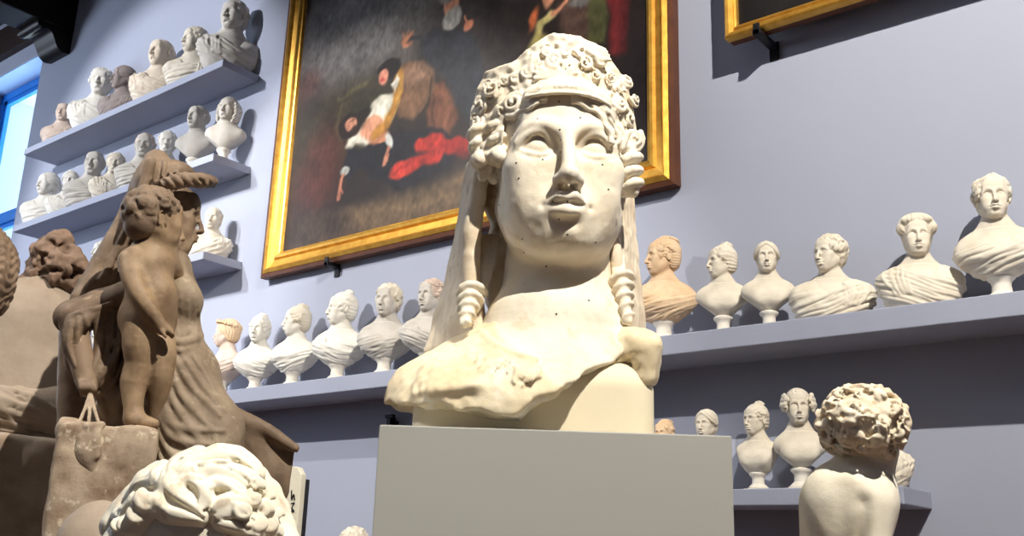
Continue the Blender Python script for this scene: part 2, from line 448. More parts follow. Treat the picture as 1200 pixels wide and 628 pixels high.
def hair(S, style, seed=0, curl_n=60):
    """hair in head units; S holds only the hair"""
    rnd = np.random.RandomState(seed)
    def cap(grow=.035, front=.27, back=-.42, face_x=.26):
        S.ell((0, .08, .14), (.335 + grow, .405 + grow, .372 + grow))
        S.ell((0, .20, -.10), (.28 + grow, .26 + grow, .30), .1)
        S.cone((0, -.62, -.55), (0, -.48, front - .14), face_x + .10, face_x - .015, .03, 's')
        S.cut((0, 0, back), (0, -.25, -1), .03)
        S.ell((0, -.12, -.42), (.36, .35, .22), .03, 's')
    def strands(fr, amp, kind):
        sl, X, Y, Z = S.local()
        X, Y, Z = np.broadcast_arrays(X, Y, Z)
        wob = noise3(X * 6, Y * 6, Z * 6, seed + 3)
        if kind == 'back':        # combed back from the parting to a knot
            a = np.arctan2(np.abs(X) + .02, Z + .05)
            f = np.sin((a * fr + wob * 1.5))
        elif kind == 'wave':
            f = np.sin((Z * .9 - np.abs(X) * .4 + .06 * np.sin(Y * 18 + wob)) * fr * 2.2)
        else:                     # locks falling from the crown
            a = np.arctan2(Y - .08, X)
            f = np.sin(a * fr + wob * 2.5 + Z * 9)
        S.d += (amp * S.sc * f).astype(np.float32)
    def curls(n, rad, region, rr=.028, r0=.375):
        k = 0; tries = 0
        while k < n and tries < n * 30:
            tries += 1
            v = rnd.normal(size=3); v /= np.linalg.norm(v)
            p = np.array((0, .08, .12)) + v * np.array((r0, r0 * 1.17, r0 * 1.06))
            if not region(p): continue
            R = rad * rnd.uniform(.7, 1.25)
            snail(S, p, v + rnd.normal(size=3) * .25, R, rnd.uniform(1.2, 1.8), rr * R / rad, depth=R * .5, k=.012, ph=rnd.uniform(0, 6), hand=rnd.choice((-1, 1)))
            k += 1
    front = lambda p: p[1] < -.02 and p[2] > .02 + 1.1 * max(0, .24 - abs(p[0])) and p[2] < .42
    side = lambda p: abs(p[0]) > .24 and -.2 < p[2] < .30 and -.28 < p[1] < .18
    allover = lambda p: p[2] > -.22 + .0 * p[1] and not (p[1] < -.12 and p[2] < .27 and abs(p[0]) < .26) and not (p[1] < 0 and p[2] < -.05)
    if style == 'bun':
        cap(); strands(20, .008, 'back')
        S.ell((0, .20, .50), (.17, .16, .15), .05)
        S.tube([(.15 * math.cos(a), .20 + .14 * math.sin(a) * .9, .50 + .05 * math.sin(a)) for a in np.linspace(0, 2 * PI, 14)], .05, .01)
        snail(S, (0, .18, .60), (0, -.2, 1), .10, 1.6, .035, .03)
        curls(16, .05, side, .022)
    elif style == 'knot':         # chignon low at the back
        cap(); strands(20, .008, 'back')
        S.ell((0, .55, .05), (.17, .17, .17), .06)
        S.cone((0, .42, .1), (0, .55, .05), .13, .13, .05)
        snail(S, (0, .62, .05), (0, 1, .1), .11, 1.8, .045, .03)
    elif style == 'crown':        # flowers and curls piled over the crown
        cap(); strands(20, .008, 'back')
        S.ell((0, .17, .47), (.20, .19, .17), .05)
        for i in range(22):
            a = rnd.uniform(0, 2 * PI); e = rnd.uniform(-.1, 1)
            p = (0 + .20 * math.cos(a) * math.sqrt(max(.05, 1 - e * e)), .17 + .20 * math.sin(a) * math.sqrt(max(.05, 1 - e * e)), .47 + .15 * e)
            snail(S, p, (math.cos(a), math.sin(a), e), .055, 1.4, .024, .02, ph=rnd.uniform(0, 6))
        curls(22, .05, lambda p: front(p) or side(p), .024)
    elif style == 'wreath':
        cap(); strands(22, .009, 'fall')
        n = 26
        for i in range(n):
            a = 2 * PI * i / n
            p = (.385 * math.cos(a), .06 + .44 * math.sin(a), .30 - .10 * math.sin(a) + rnd.uniform(-.02, .02))
            S.ell(p, (.055, .05, .075), .012, rot=rotm(rnd.uniform(-50, 50), rnd.uniform(-50, 50), rnd.uniform(0, 180)))
            S.ell((p[0] * .98, p[1] * .98, p[2] + .06), .034, .01)
        S.ell((0, .42, .16), (.17, .15, .16), .06)
    elif style == 'parted':
        cap(.03, .30); strands(26, .009, 'wave')
        for x in (-1, 1):
            S.tube(spline([(x * .02, -.33, .36), (x * .17, -.31, .24), (x * .31, -.16, .08), (x * .345, .05, -.02)], 5), [.05] * 16, .02)
            S.tube(spline([(x * .02, -.27, .42), (x * .2, -.22, .3), (x * .34, -.05, .14), (x * .36, .14, .02)], 5), [.05] * 16, .02)
        S.ell((0, .46, .02), (.16, .14, .15), .06)
    elif style == 'sidecurls':    # smooth crown, big bunches of ringlets at the temples
        cap(.03, .30); strands(26, .007, 'wave')
        for x in (-1, 1):
            for p in ((.33, -.20, .16), (.40, -.10, .17), (.36, -.22, .02), (.43, -.08, .04), (.37, -.14, .27), (.40, .02, .14), (.37, -.13, -.09), (.40, -.0, -.05)):
                snail(S, (x * p[0], p[1], p[2]), (x * .7, -.7, .1 + rnd.uniform(-.2, .2)), .085, 1.7, .036, .05, ph=rnd.uniform(0, 6), hand=x)
        S.ell((0, .36, .40), (.13, .12, .12), .05)
    elif style == 'puff':         # a broad rolled coiffure standing out over the temples
        cap(.03, .30)
        S.ell((0, .05, .36), (.40, .38, .25), .05)
        for x in (-1, 1):
            S.ell((x * .35, -.05, .20), (.115, .18, .15), .08)
            S.ell((x * .17, -.22, .36), (.19, .13, .10), .05)
        strands(30, .007, 'fall')
    elif style == 'short':
        cap(.025, .31, -.38, .25)
        curls(70, .05, lambda p: allover(p), .022, .366)
    elif style == 'curly':
        cap(.03, .28, -.40)
        curls(110, .065, lambda p: allover(p), .030, .375)
    elif style == 'thin':         # balding: a fringe round the back and sides
        S.ell((0, .10, .06), (.35, .41, .32))
        S.cut((0, -.02, 0), (0, -1, .25), .04)
        S.cut((0, 0, .20), (0, -.35, 1), .04)
        S.ell((0, -.12, -.42), (.5, .35, .28), .03, 's')
        S.cut((0, 0, -.36), (0, -.25, -1), .03)
        strands(34, .011, 'fall')
    elif style == 'wig':          # long hair to the shoulders
        cap(.05, .30, -.8)
        for x in (-1, 1):
            for q in range(4):
                y = -.10 + q * .11
                S.tube(spline([(x * .20, y * .5, .42), (x * .36, y, .16), (x * .40, y + .02, -.15), (x * .37, y - .02, -.42), (x * .30, y - .03, -.6)], 5), np.interp(np.arange(21), (0, 8, 20), (.05, .085, .05)), .03)
        strands(26, .016, 'wave')
    elif style == 'braid':        # tight cap with a plaited coil at the crown and curls over the ear
        cap(.03, .30); strands(30, .007, 'back')
        for i in range(18):
            a = 2 * PI * i / 18
            S.ell((.22 * math.cos(a), .20 + .22 * math.sin(a), .47 - .05 * math.sin(a)), (.055, .05, .05), .012)
        S.ell((0, .20, .44), (.19, .19, .1), .04)
        curls(26, .055, side, .026)

def beard(S, seed=0):
    rnd = np.random.RandomState(seed)
    S.ell((0, -.22, -.40), (.20, .19, .17), .03)
    for i in range(34):
        a = rnd.uniform(-1, 1)
        p = (.23 * math.sin(a * 1.5), -.12 - .24 * math.cos(a * 1.5), -.36 - rnd.uniform(0, .22))
        snail(S, p, (p[0], p[1] + .1, -.1), .045, 1.3, .024, .02, k=.012, ph=rnd.uniform(0, 6))
# ------------------------------------------------------------------ camera and measuring helpers
EYE = np.array([0, 0, 1.55]); YAW, PITCH, ROLL, FOC = math.radians(39.186), math.radians(16.089), math.radians(1.835), 1182.8
_f = np.array([-math.sin(YAW) * math.cos(PITCH), math.cos(YAW) * math.cos(PITCH), math.sin(PITCH)])
_r = np.array([math.cos(YAW), math.sin(YAW), 0]); _u = np.cross(_r, _f)
_r, _u = _r * math.cos(ROLL) + _u * math.sin(ROLL), -_r * math.sin(ROLL) + _u * math.cos(ROLL)
_h = np.array([-math.sin(YAW), math.cos(YAW), 0])
def at(px, py, dist):
    """room position of a point seen at (px, py), dist metres away measured along the floor"""
    d = _r * (px - 600) - _u * (py - 314) + _f * FOC
    return EYE + d * (dist / (d @ _h))
def on_plane(px, py, y):
    d = _r * (px - 600) - _u * (py - 314) + _f * FOC
    return EYE + d * (y / d[1])
cam = bpy.data.cameras.new('camera'); cam_o = bpy.data.objects.new('camera', cam); C.objects.link(cam_o)
cam.sensor_width = 36; cam.lens = 36 * FOC / 1200; cam.clip_start = .05
cam_o.matrix_world = Matrix(((_r[0], _u[0], -_f[0], EYE[0]), (_r[1], _u[1], -_f[1], EYE[1]), (_r[2], _u[2], -_f[2], EYE[2]), (0, 0, 0, 1)))
bpy.context.scene.camera = cam_o

# ------------------------------------------------------------------ materials of the place
M_wall = mat_plain('blue_grey_wall_paint', (158, 162, 177), .85, nscale=.7, ncol=(151, 155, 170), namt=.6, bump=.05, bscale=25, spec=.2)
M_shelf = mat_plain('blue_grey_shelf_paint', (154, 158, 174), .7, nscale=2, ncol=(145, 149, 165), namt=.5, bump=.06, bscale=30)
M_floor = mat_plain('terracotta_floor', (120, 92, 76), .6, nscale=3, ncol=(96, 72, 60), namt=.7)
M_ceil = mat_plain('dark_ceiling_wood', (46, 32, 27), .5, nscale=3, ncol=(28, 20, 18), namt=.8, bump=.15, bscale=30, stretch=(1, 8, 8))
M_beam = mat_plain('dark_beam_wood', (26, 18, 16), .4, nscale=4, ncol=(15, 11, 11), namt=.8, bump=.1, bscale=25, spec=.14)
M_joist = mat_plain('lit_mauve_wood', (112, 92, 94), .6, nscale=8, ncol=(84, 66, 68), namt=.8)  # window light on the wood is put into this lighter mauve
M_winblue = mat_plain('daylit_blue_frame', (34, 120, 205), .4, nscale=6, ncol=(24, 96, 178), namt=.4)  # blue daylight falling on the frame is put into its colour
M_soffit = mat_plain('daylit_reveal_plaster', (140, 165, 205), .8)  # carries the blue of the window light in its own colour
M_gold = mat_plain('gilt_frame', (222, 172, 78), .38, .75, nscale=14, ncol=(186, 130, 48), namt=.7, bump=.08, bscale=40)
M_goldedge = mat_plain('brown_frame_edge', (92, 52, 30), .45, nscale=9, ncol=(62, 34, 22), namt=.6)
M_iron = mat_plain('black_iron', (28, 26, 28), .5, .4)
M_ped = mat_plain('warm_grey_pedestal_paint', (160, 159, 152), .6, nscale=1.6, ncol=(155, 154, 147), namt=.5, spec=.3)
M_peddark = mat_plain('grey_pedestal_back', (118, 113, 108), .7)
W = dict(
    white=mat_stone('white_plaster', (226, 221, 210), (202, 192, 172), .45, 7, bump=.12),
    cream=mat_stone('cream_plaster', (216, 207, 190), (184, 166, 138), .55, 7, bump=.12),
    grey=mat_stone('grey_plaster', (196, 190, 180), (160, 150, 138), .5, 9, bump=.14),
    beige=mat_stone('beige_plaster', (220, 206, 186), (184, 160, 136), .5, 9, bump=.14),
    tan=mat_stone('tan_plaster', (220, 192, 158), (186, 138, 92), .6, 8, bump=.14),
    rose=mat_stone('rosy_plaster', (208, 189, 174), (168, 138, 120), .6, 9, bump=.14),
    dark_grey=mat_stone('dark_grey_plaster', (150, 138, 132), (104, 92, 88), .6, 9, bump=.14),  # darkest tone of the bust plasters
    socle=mat_stone('white_socle_plaster', (222, 215, 202), (196, 184, 164), .4, 9, bump=.1),
)

# ------------------------------------------------------------------ the room
WY = 5.3           # the wall the casts stand against
CEIL = 8.06
def struct(o): return tag(o, kind='structure')
m = MB()
WL, WR_, WB, WT = -14.12, -12.26, 4.2, 7.69     # window opening
m.box((-16.5, WY, 0), (WL, WY + .9, CEIL + .5)); m.box((WR_, WY, 0), (6.0, WY + .9, CEIL + .5))
m.box((WL, WY, 0), (WR_, WY + .9, WB)); m.box((WL, WY, WT), (WR_, WY + .9, CEIL + .5))
struct(m.build('wall_back', M_wall))
struct(MB().box((-16.8, -6.0, 0), (-16.5, WY + .9, CEIL + .5)).build('wall_left', M_wall))
struct(MB().box((6.0, -6.0, 0), (6.3, WY + .9, CEIL + .5)).build('wall_right', M_wall))
struct(MB().box((-16.5, -6.3, 0), (6.0, -6.0, CEIL + .5)).build('wall_front', M_wall))
struct(MB().box((-16.8, -6.3, -.3), (6.3, WY + .9, 0)).build('floor', M_floor))
struct(MB().box((-16.8, -6.3, CEIL + .5), (6.3, WY + .9, CEIL + .7)).build('ceiling', M_ceil))
# window: wooden frame in daylit blue, transom and stiles, with glass, set deep in the reveal
m = MB(); fy0, fy1 = WY + .32, WY + .42
xs = [WL, -13.55, -12.83, WR_]
m.box((WL, fy0, WT - .12), (WR_, fy1, WT - .0)); m.box((WL, fy0, WB), (WR_, fy1, WB + .12))
for x, w in ((WL + .07, .07), (WR_ - .07, .07)):
    m.box((x - w, fy0, WB + .12), (x + w, fy1, WT - .12))
m.box((WL, fy0 - .02, 5.62), (WR_, fy1, 5.74))
for z0, z1 in ((WB + .12, 5.62), (5.74, WT - .12)):
    for x0, x1 in ((WL + .14, WR_ - .14),):
        m.box((x0, fy0 + .02, z0), (x0 + .06, fy1 - .02, z1)); m.box((x1 - .06, fy0 + .02, z0), (x1, fy1 - .02, z1))
        m.box((x0, fy0 + .02, z0), (x1, fy1 - .02, z0 + .06)); m.box((x0, fy0 + .02, z1 - .06), (x1, fy1 - .02, z1))
win = struct(m.build('window_1', M_winblue))
mg = bpy.data.materials.new('window_glass'); mg.use_nodes = True
b = mg.node_tree.nodes['Principled BSDF']; b.inputs['Transmission Weight'].default_value = 1; b.inputs['Roughness'].default_value = 0; b.inputs['IOR'].default_value = 1.05
MB().box((WL + .1, fy0 + .045, WB + .1), (WR_ - .1, fy0 + .053, WT - .1)).build('glass', mg, win)
struct(MB().box((WL - .0, WY - .04, WB - .08), (WR_, WY + .32, WB)).build('trim_1', M_soffit))   # window ledge
# plastered lining of the reveal, daylight's blue in its colour
m = MB(); m.box((WL, WY + .012, WT - .012), (WR_, WY + .32, WT + .0)); m.box((WL - .0, WY + .012, WB), (WL + .012, WY + .32, WT - .012))
struct(m.build('trim_2', M_soffit))

# ceiling beam, running out from the wall, with its carved bracket; two joists and the wall plate
bx0, bx1 = -12.02, -11.52
m = MB(); m.box((bx0, -6.0, 7.71), (bx1, WY, CEIL + .5)); beam = struct(m.build('trim_3', M_beam, bevel=.015))
poly = [(WY, 7.43), (WY - .09, 7.41), (WY - .17, 7.46), (WY - .22, 7.55), (WY - .27, 7.62), (WY - .33, 7.64), (WY - .39, 7.61), (WY - .44, 7.62), (WY - .47, 7.66), (WY - .46, 7.70), (WY, 7.715)]
t = empty('beam_bracket', (0, 0, 0)); tag(t, 'dark carved wooden bracket under the ceiling beam beside the window', 'bracket')
poly = [tuple(p) for p in spline(poly[:-1], 4)] + [poly[-1]]
MB().prism(poly, bx0 + .02, bx1 - .02, 0).build('body', M_beam, t, smooth=True)
for x in (bx0 + .005, bx1 - .005):
    mm = MB().lathe([(.02, -.02), (.046, -.02), (.05, 0), (.046, .02), (.02, .02)], 24, Matrix.Translation((x, WY - .42, 7.665)) @ Matrix.Rotation(PI / 2, 4, 'Y'))
    mm.lathe([(.006, -.03), (.02, -.03), (.022, 0), (.02, .03), (.006, .03)], 16, Matrix.Translation((x, WY - .42, 7.665)) @ Matrix.Rotation(PI / 2, 4, 'Y'))
    mm.build('scroll', M_beam, t, smooth=True)
struct(MB().box((bx0 - .012, -6.0, 7.725), (bx0, WY - .46, 7.92)).build('trim_20', M_joist))  # thin strip added for the lit side face of the beam
k = 3
m = MB(); m.box((-16.5, WY - .10, 7.92), (bx0, WY, CEIL + .3)); struct(m.build('trim_4', M_ceil))
for y in (WY - .75, WY - 1.75, WY - 2.75):
    k += 2
    struct(MB().box((-16.5, y - .12, 8.24), (bx0, y + .12, CEIL + .5)).build('trim_%d' % k, M_joist))
    struct(MB().box((bx1, y - .12, 8.24), (-6.5, y + .12, CEIL + .5)).build('trim_%d' % (k + 1), M_beam))

# ------------------------------------------------------------------ shelves
SF = 4.887
def shelf(name, label, x0, x1, ztop, th, lip=0.):
    m = MB(); m.box((x0, SF, ztop - th), (x1, WY, ztop))
    return tag(m.build(name, M_shelf, bevel=.006), label, 'shelf', 'blue grey wall shelves holding busts')
T1, T2, T3, TM, TL = 5.965, 5.01, 4.075, 2.795, 1.936
shelf('wall_shelf', 'highest of the three short blue-grey shelves near the window, six busts', -11.37, -7.55, T1, .075)
shelf('wall_shelf', 'middle of the three short blue-grey shelves near the window, eight busts', -11.30, -7.52, T2, .075)
shelf('wall_shelf', 'lowest short blue-grey shelf near the window, mostly hidden behind the seated brown mother', -11.30, -7.49, T3, .075)
shelf('wall_shelf', 'very long blue-grey shelf running behind the colossal head, below the large painting', -8.1, 2.6, TM, .115)
shelf('wall_shelf', 'lowest blue-grey shelf at the right, ending behind the curly haired boy', -3.3, -1.588, TL, .085)

# ------------------------------------------------------------------ paintings
def frame_sweep(x0, x1, z0, z1, prof, y, tilt=0.):
    """prof: list of (inwards, towards the room); a closed mitred moulding"""
    rings = []
    for cx, cz, sx, sz in ((x0, z0, 1, 1), (x1, z0, -1, 1), (x1, z1, -1, -1), (x0, z1, 1, -1)):
        rings.append([(cx + sx * a, y - b, cz + sz * a) for a, b in prof])
    m = MB(); n = len(prof)
    for r in rings: m.v += r
    for j in range(4):
        k = (j + 1) % 4
        for i in range(n):
            q = (i + 1) % n
            m.f.append((j * n + i, j * n + q, k * n + q, k * n + i))
    return m
def mat_paint(name, rough=.5):
    m = bpy.data.materials.new(name); m.use_nodes = True
    N = m.node_tree.nodes; L = m.node_tree.links; b = N['Principled BSDF']
    a = N.new('ShaderNodeVertexColor'); a.layer_name = 'paint'
    L.new(a.outputs[0], b.inputs['Base Color']); b.inputs['Roughness'].default_value = rough; b.inputs['Specular IOR Level'].default_value = .22
    n2 = N.new('ShaderNodeTexNoise'); n2.inputs['Scale'].default_value = 35; n2.inputs['Detail'].default_value = 6
    tc = N.new('ShaderNodeTexCoord'); L.new(tc.outputs['Object'], n2.inputs['Vector'])
    bp = N.new('ShaderNodeBump'); bp.inputs['Strength'].default_value = .12; bp.inputs['Distance'].default_value = .01
    L.new(n2.outputs[0], bp.inputs['Height']); L.new(bp.outputs[0], b.inputs['Normal'])
    return m
def lincol(c):
    c = np.array(c, float) / 255
    return np.where(c <= .04045, c / 12.92, ((c + .055) / 1.055) ** 2.4)
def canvas(name, x0, x1, z0, z1, y, strokes, bg, nx, nz, parent):
    u = np.linspace(x0, x1, nx); v = np.linspace(z0, z1, nz)
    U, V = np.meshgrid(u, v)
    N1 = noise3(U * 5, V * 5, U * 0 + .3, 1); N2 = noise3(U * 14, V * 14, U * 0 + .7, 2); N3 = noise3(U * 40, V * 25, U * 0, 3)
    col = np.ones((nz, nx, 3)) * np.array(bg) * (1 + .18 * N1 + .08 * N2)[..., None]
    Uw = U + .018 * N2 + .02 * N1; Vw = V + .018 * noise3(U * 14, V * 14, U * 0 + .9, 5) + .02 * noise3(U * 5, V * 5, U * 0, 6)
    for kind, pts, c, soft, op in strokes:
        P = [on_plane(p[0], p[1], y)[[0, 2]] for p in (pts if kind != 'e' else pts[:1])]
        if kind == 'e':
            (cx, cz) = P[0]; _, (rx, ry), ang = pts
            s = (on_plane(pts[0][0] + 5, pts[0][1], y) - on_plane(pts[0][0] - 5, pts[0][1], y))[0] / 10
            s2 = (on_plane(pts[0][0], pts[0][1] - 5, y) - on_plane(pts[0][0], pts[0][1] + 5, y))[2] / 10
            a = math.radians(ang); dx = (Uw - cx) / s; dz = (Vw - cz) / s2
            p = dx * math.cos(a) + dz * math.sin(a); q = -dx * math.sin(a) + dz * math.cos(a)
            d = (np.sqrt((p / rx) ** 2 + (q / ry) ** 2) - 1) * min(rx, ry) * s
        elif kind == 'c':
            r = pts[-1][2] if len(pts[-1]) > 2 else 4
            d = np.full(U.shape, 9.)
            for i in range(len(P) - 1):
                a, b_ = P[i], P[i + 1]; ba = b_ - a
                t = np.clip(((Uw - a[0]) * ba[0] + (Vw - a[1]) * ba[1]) / (ba @ ba), 0, 1)
                d = np.minimum(d, np.hypot(Uw - a[0] - t * ba[0], Vw - a[1] - t * ba[1]))
            d = d - r * .0052
        else:
            d = np.full(U.shape, 9.); ins = np.zeros(U.shape, bool)
            for i in range(len(P)):
                a, b_ = P[i], P[(i + 1) % len(P)]; ba = b_ - a
                t = np.clip(((Uw - a[0]) * ba[0] + (Vw - a[1]) * ba[1]) / (ba @ ba + 1e-9), 0, 1)
                d = np.minimum(d, np.hypot(Uw - a[0] - t * ba[0], Vw - a[1] - t * ba[1]))
                cr = ((a[1] > Vw) != (b_[1] > Vw)) & (Uw < (b_[0] - a[0]) * (Vw - a[1]) / (b_[1] - a[1] + 1e-12) + a[0])
                ins ^= cr
            d = np.where(ins, -d, d)
        w = np.clip(.5 - d / (soft * .0105), 0, 1); w = w * w * (3 - 2 * w) * op
        cc = np.array(c) * (1 + .16 * N2 + .12 * N3 + .1 * N1)[..., None]
        col = col * (1 - w[..., None]) + cc * w[..., None]
    col = lincol(np.clip(col, 0, 255)) * .8
    verts = np.stack([U.ravel(), np.full(U.size, y), V.ravel()], 1)
    i = np.arange(nx * nz).reshape(nz, nx)
    q = np.stack([i[:-1, :-1], i[:-1, 1:], i[1:, 1:], i[1:, :-1]], -1).reshape(-1, 4)
    me = mesh_np(name, verts, q)
    at_ = me.color_attributes.new('paint', 'FLOAT_COLOR', 'POINT')
    at_.data.foreach_set('color', np.concatenate([col.reshape(-1, 3), np.ones((U.size, 1))], 1).astype(np.float32).ravel())
    return link(name, me, mat_paint(name + '_oil'), parent)

PX0, PX1, PZ0, PZ1 = -7.04, -2.99, 3.87, 7.1
pf = WY - .075
t = empty('framed_painting', (0, 0, 0)); tag(t, 'large dark oil painting of a wounded man held up, wide gilt frame', 'painting', 'framed paintings on the wall')
prof = [(0, 0), (0, .085), (.03, .10), (.045, .085), (.055, .065), (.11, .055), (.125, .075), (.145, .08), (.16, .06), (.175, .055), (.19, .02), (.19, 0)]
f1 = frame_sweep(PX0, PX1, PZ0, PZ1, prof, pf + .06).build('frame', M_gold, t)
frame_sweep(PX0 - .035, PX1 + .035, PZ0 - .035, PZ1 + .035, [(0, 0), (0, .075), (.03, .085), (.04, .07), (.04, 0)], pf + .06).build('outer_moulding', M_goldedge, f1)
MB().box((PX0 + .02, pf + .045, PZ0 + .02), (PX1 - .02, pf + .07, PZ1 - .02)).build('backing', M_goldedge, t)
SK = (196, 138, 108)
strokes = [
    ('e', ((425, 25), (85, 62), 0), (128, 125, 124), 70, .85), ('e', ((560, 40), (60, 70), 0), (62, 56, 54), 60, .6),  # upper-left grey is the sheen on the canvas, put into its colours
    ('p', [(470, 0), (490, 0), (488, 80), (470, 80)], (98, 92, 88), 14, .5), ('p', [(405, 0), (412, 0), (408, 70), (402, 70)], (108, 104, 102), 10, .35),
    ('e', ((400, 150), (62, 42), 20), (56, 51, 38), 40, .9), ('e', ((375, 200), (26, 52), -8), (84, 42, 34), 34, .75),
    ('e', ((362, 100), (12, 16), 0), (80, 46, 42), 20, .6), ('c', [(398, 115), (415, 105), (432, 95, 3)], (112, 108, 66), 8, .6),
    ('c', [(400, 125), (395, 140), (400, 160, 3)], (92, 88, 58), 8, .5),
    ('p', [(345, 262), (420, 240), (500, 220), (560, 190), (560, 255), (345, 296)], (106, 86, 64), 16, .9),
    ('p', [(335, 250), (400, 245), (420, 275), (335, 300)], (56, 44, 38), 22, .8), ('c', [(430, 250), (480, 243), (530, 225, 3)], (132, 108, 80), 8, .6),
    ('p', [(508, 100), (520, 96), (532, 112), (536, 138), (528, 158), (512, 160), (500, 146), (500, 118)], (104, 64, 46), 5, .95), ('c', [(522, 106), (528, 130), (522, 152, 2.5)], (132, 86, 62), 7, .6), ('c', [(508, 112), (506, 132), (510, 152, 1.6)], (62, 42, 34), 5, .8), ('p', [(462, 84), (474, 75), (496, 74), (508, 84), (510, 104), (500, 122), (486, 136), (468, 138), (462, 118)], (112, 82, 60), 6, .95), ('c', [(506, 92), (504, 112), (492, 134, 1.8)], (44, 34, 30), 4, .85),
    ('e', ((488, 88), (18, 11), -10), (144, 112, 92), 12, .7),
    ('p', [(420, 178), (462, 150), (520, 150), (540, 178), (530, 196), (490, 214), (466, 222), (436, 208), (412, 190)], (30, 28, 34), 5, 1),
    ('p', [(409, 172), (424, 176), (420, 196), (408, 212), (400, 206)], (32, 31, 38), 4, 1),
    ('p', [(424, 134), (446, 114), (462, 108), (468, 118), (458, 142), (448, 152), (430, 140)], (214, 208, 190), 4, 1),
    ('p', [(410, 156), (424, 146), (438, 166), (430, 172), (418, 170), (412, 174), (407, 170)], (206, 200, 184), 5, .95),
    ('e', ((437, 150), (13, 15), 30), SK, 5, 1), ('e', ((444, 162), (11, 7), 20), (184, 122, 92), 5, .9),
    ('e', ((411, 146), (13, 16), 20), (34, 25, 23), 4, 1), ('e', ((424, 135), (9, 8), 0), (38, 28, 25), 4, 1), ('e', ((412, 144), (6, 9), 25), (200, 140, 112), 4, 1),
    ('e', ((417, 152), (5, 6), 20), (46, 32, 28), 5, .9), ('e', ((413, 140), (4, 2), 20), (120, 78, 62), 3, .7), ('e', ((409, 147), (2.5, 4), 20), (168, 112, 90), 3, .8),
    ('e', ((404, 202), (5, 6), 0), (176, 176, 168), 3, .95), ('c', [(402, 208), (398, 222), (396, 232, 3.5)], (178, 116, 92), 3, 1), ('c', [(400, 214), (401, 224, 2)], (170, 108, 84), 3, 1),
    ('e', ((456, 164), (4.5, 9), 15), (196, 196, 188), 3, 1), ('c', [(455, 173), (452, 184), (450, 194, 4)], (186, 124, 98), 3, 1), ('c', [(455, 182), (453, 190, 2.4)], (180, 118, 92), 3, 1),
    ('c', [(468, 88), (464, 118), (452, 146), (440, 160, 9)], (166, 116, 50), 5, 1), ('c', [(470, 92), (466, 118, 4)], (192, 144, 70), 5, .8),
    ('e', ((446, 165), (6, 4), 0), (186, 126, 94), 3, 1),
    ('p', [(459, 98), (466, 86), (468, 92), (462, 108)], (212, 206, 190), 3, 1),
    ('e', ((456, 80), (13, 11), 0), (28, 23, 22), 4, 1), ('e', ((450, 91), (5.5, 9), 0), (198, 130, 108), 3, 1), ('e', ((449, 95), (3, 2), 0), (170, 70, 64), 2, .8),
    ('e', ((503, 168), (18, 12), -8), (176, 48, 38), 5, 1), ('e', ((528, 172), (18, 9), 0), (152, 40, 34), 5, 1), ('e', ((548, 172), (14, 9), 0), (126, 34, 30), 6, 1),
    ('c', [(466, 200), (480, 194), (514, 184, 11)], (168, 46, 38), 5, 1), ('e', ((469, 199), (13, 10), 20), (188, 58, 46), 5, 1), ('c', [(462, 204), (470, 194), (480, 190, 1.2)], (120, 26, 26), 3, .7),
    ('c', [(462, 140), (470, 170), (480, 185, 2)], (46, 42, 46), 5, .5),
    # figures above
    ('p', [(492, 44), (512, 34), (548, 34), (566, 60), (572, 120), (552, 150), (520, 90), (494, 70)], (46, 48, 54), 8, .95),
    ('e', ((529, 4), (9, 13), 0), (176, 122, 98), 3, 1), ('e', ((530, 21), (11, 13), 0), (150, 146, 140), 4, 1), ('e', ((528, -8), (12, 10), 0), (120, 112, 106), 4, 1),
    ('e', ((477, 47), (6, 7), 20), (188, 122, 90), 5, .95), ('c', [(474, 42), (471, 38, 1.8)], (188, 122, 90), 4, .8), ('c', [(477, 41), (477, 36, 1.8)], (188, 122, 90), 4, .8), ('c', [(480, 42), (482, 38, 1.8)], (188, 122, 90), 4, .8), ('c', [(480, 46), (496, 42, 4)], (58, 56, 60), 4, 1),
    ('e', ((551, 29), (6, 7), 0), (176, 112, 86), 3, 1), ('c', [(549, 24), (546, 18, 1.6)], (176, 112, 86), 2, 1),
    ('p', [(570, 0), (600, 0), (640, 60), (600, 80), (566, 60)], (44, 36, 34), 10, .8),
    ('p', [(655, 4), (695, 0), (700, 52), (660, 48)], (92, 70, 60), 8, .9), ('p', [(690, -10), (712, -10), (710, 50), (688, 50)], (82, 82, 50), 5, .95),
    ('p', [(712, -10), (736, -10), (736, 64), (716, 62)], (118, 38, 40), 6, .95), ('c', [(722, 0), (724, 30), (722, 60, 2)], (150, 52, 50), 5, .7),
    ('e', ((680, 2), (12, 7), 0), (120, 116, 112), 4, .9), ('e', ((644, -2), (8, 10), 0), (202, 140, 108), 3, 1), ('e', ((640, -12), (10, 9), 0), (62, 40, 30), 3, 1),
    ('e', ((626, 22), (5, 13), -10), (196, 104, 62), 4, 1), ('c', [(630, 46), (634, 28), (648, 14, 6)], (206, 190, 124), 4, 1), ('c', [(650, 13), (664, 4), (668, -2, 3.5)], (206, 142, 110), 3, 1),
    ('p', [(618, 60), (630, 36), (640, 40), (640, 70), (622, 74)], (170, 156, 92), 6, .9),
    ('e', ((745, 100), (20, 110), 0), (34, 28, 30), 30, .7),
]
canvas('canvas', PX0 + .15, PX1 - .15, PZ0 + .15, PZ1 - .15, pf + .03, strokes, (44, 36, 33), 620, 500, t)
t = empty('framed_painting', (0, 0, 0)); tag(t, 'nearly black painting in a narrow gilt frame, cut off by the top right edge', 'painting', 'framed paintings on the wall')
QX0, QX1, QZ0, QZ1, qy = -2.52, -.5, 4.64, 7.0, WY - .17
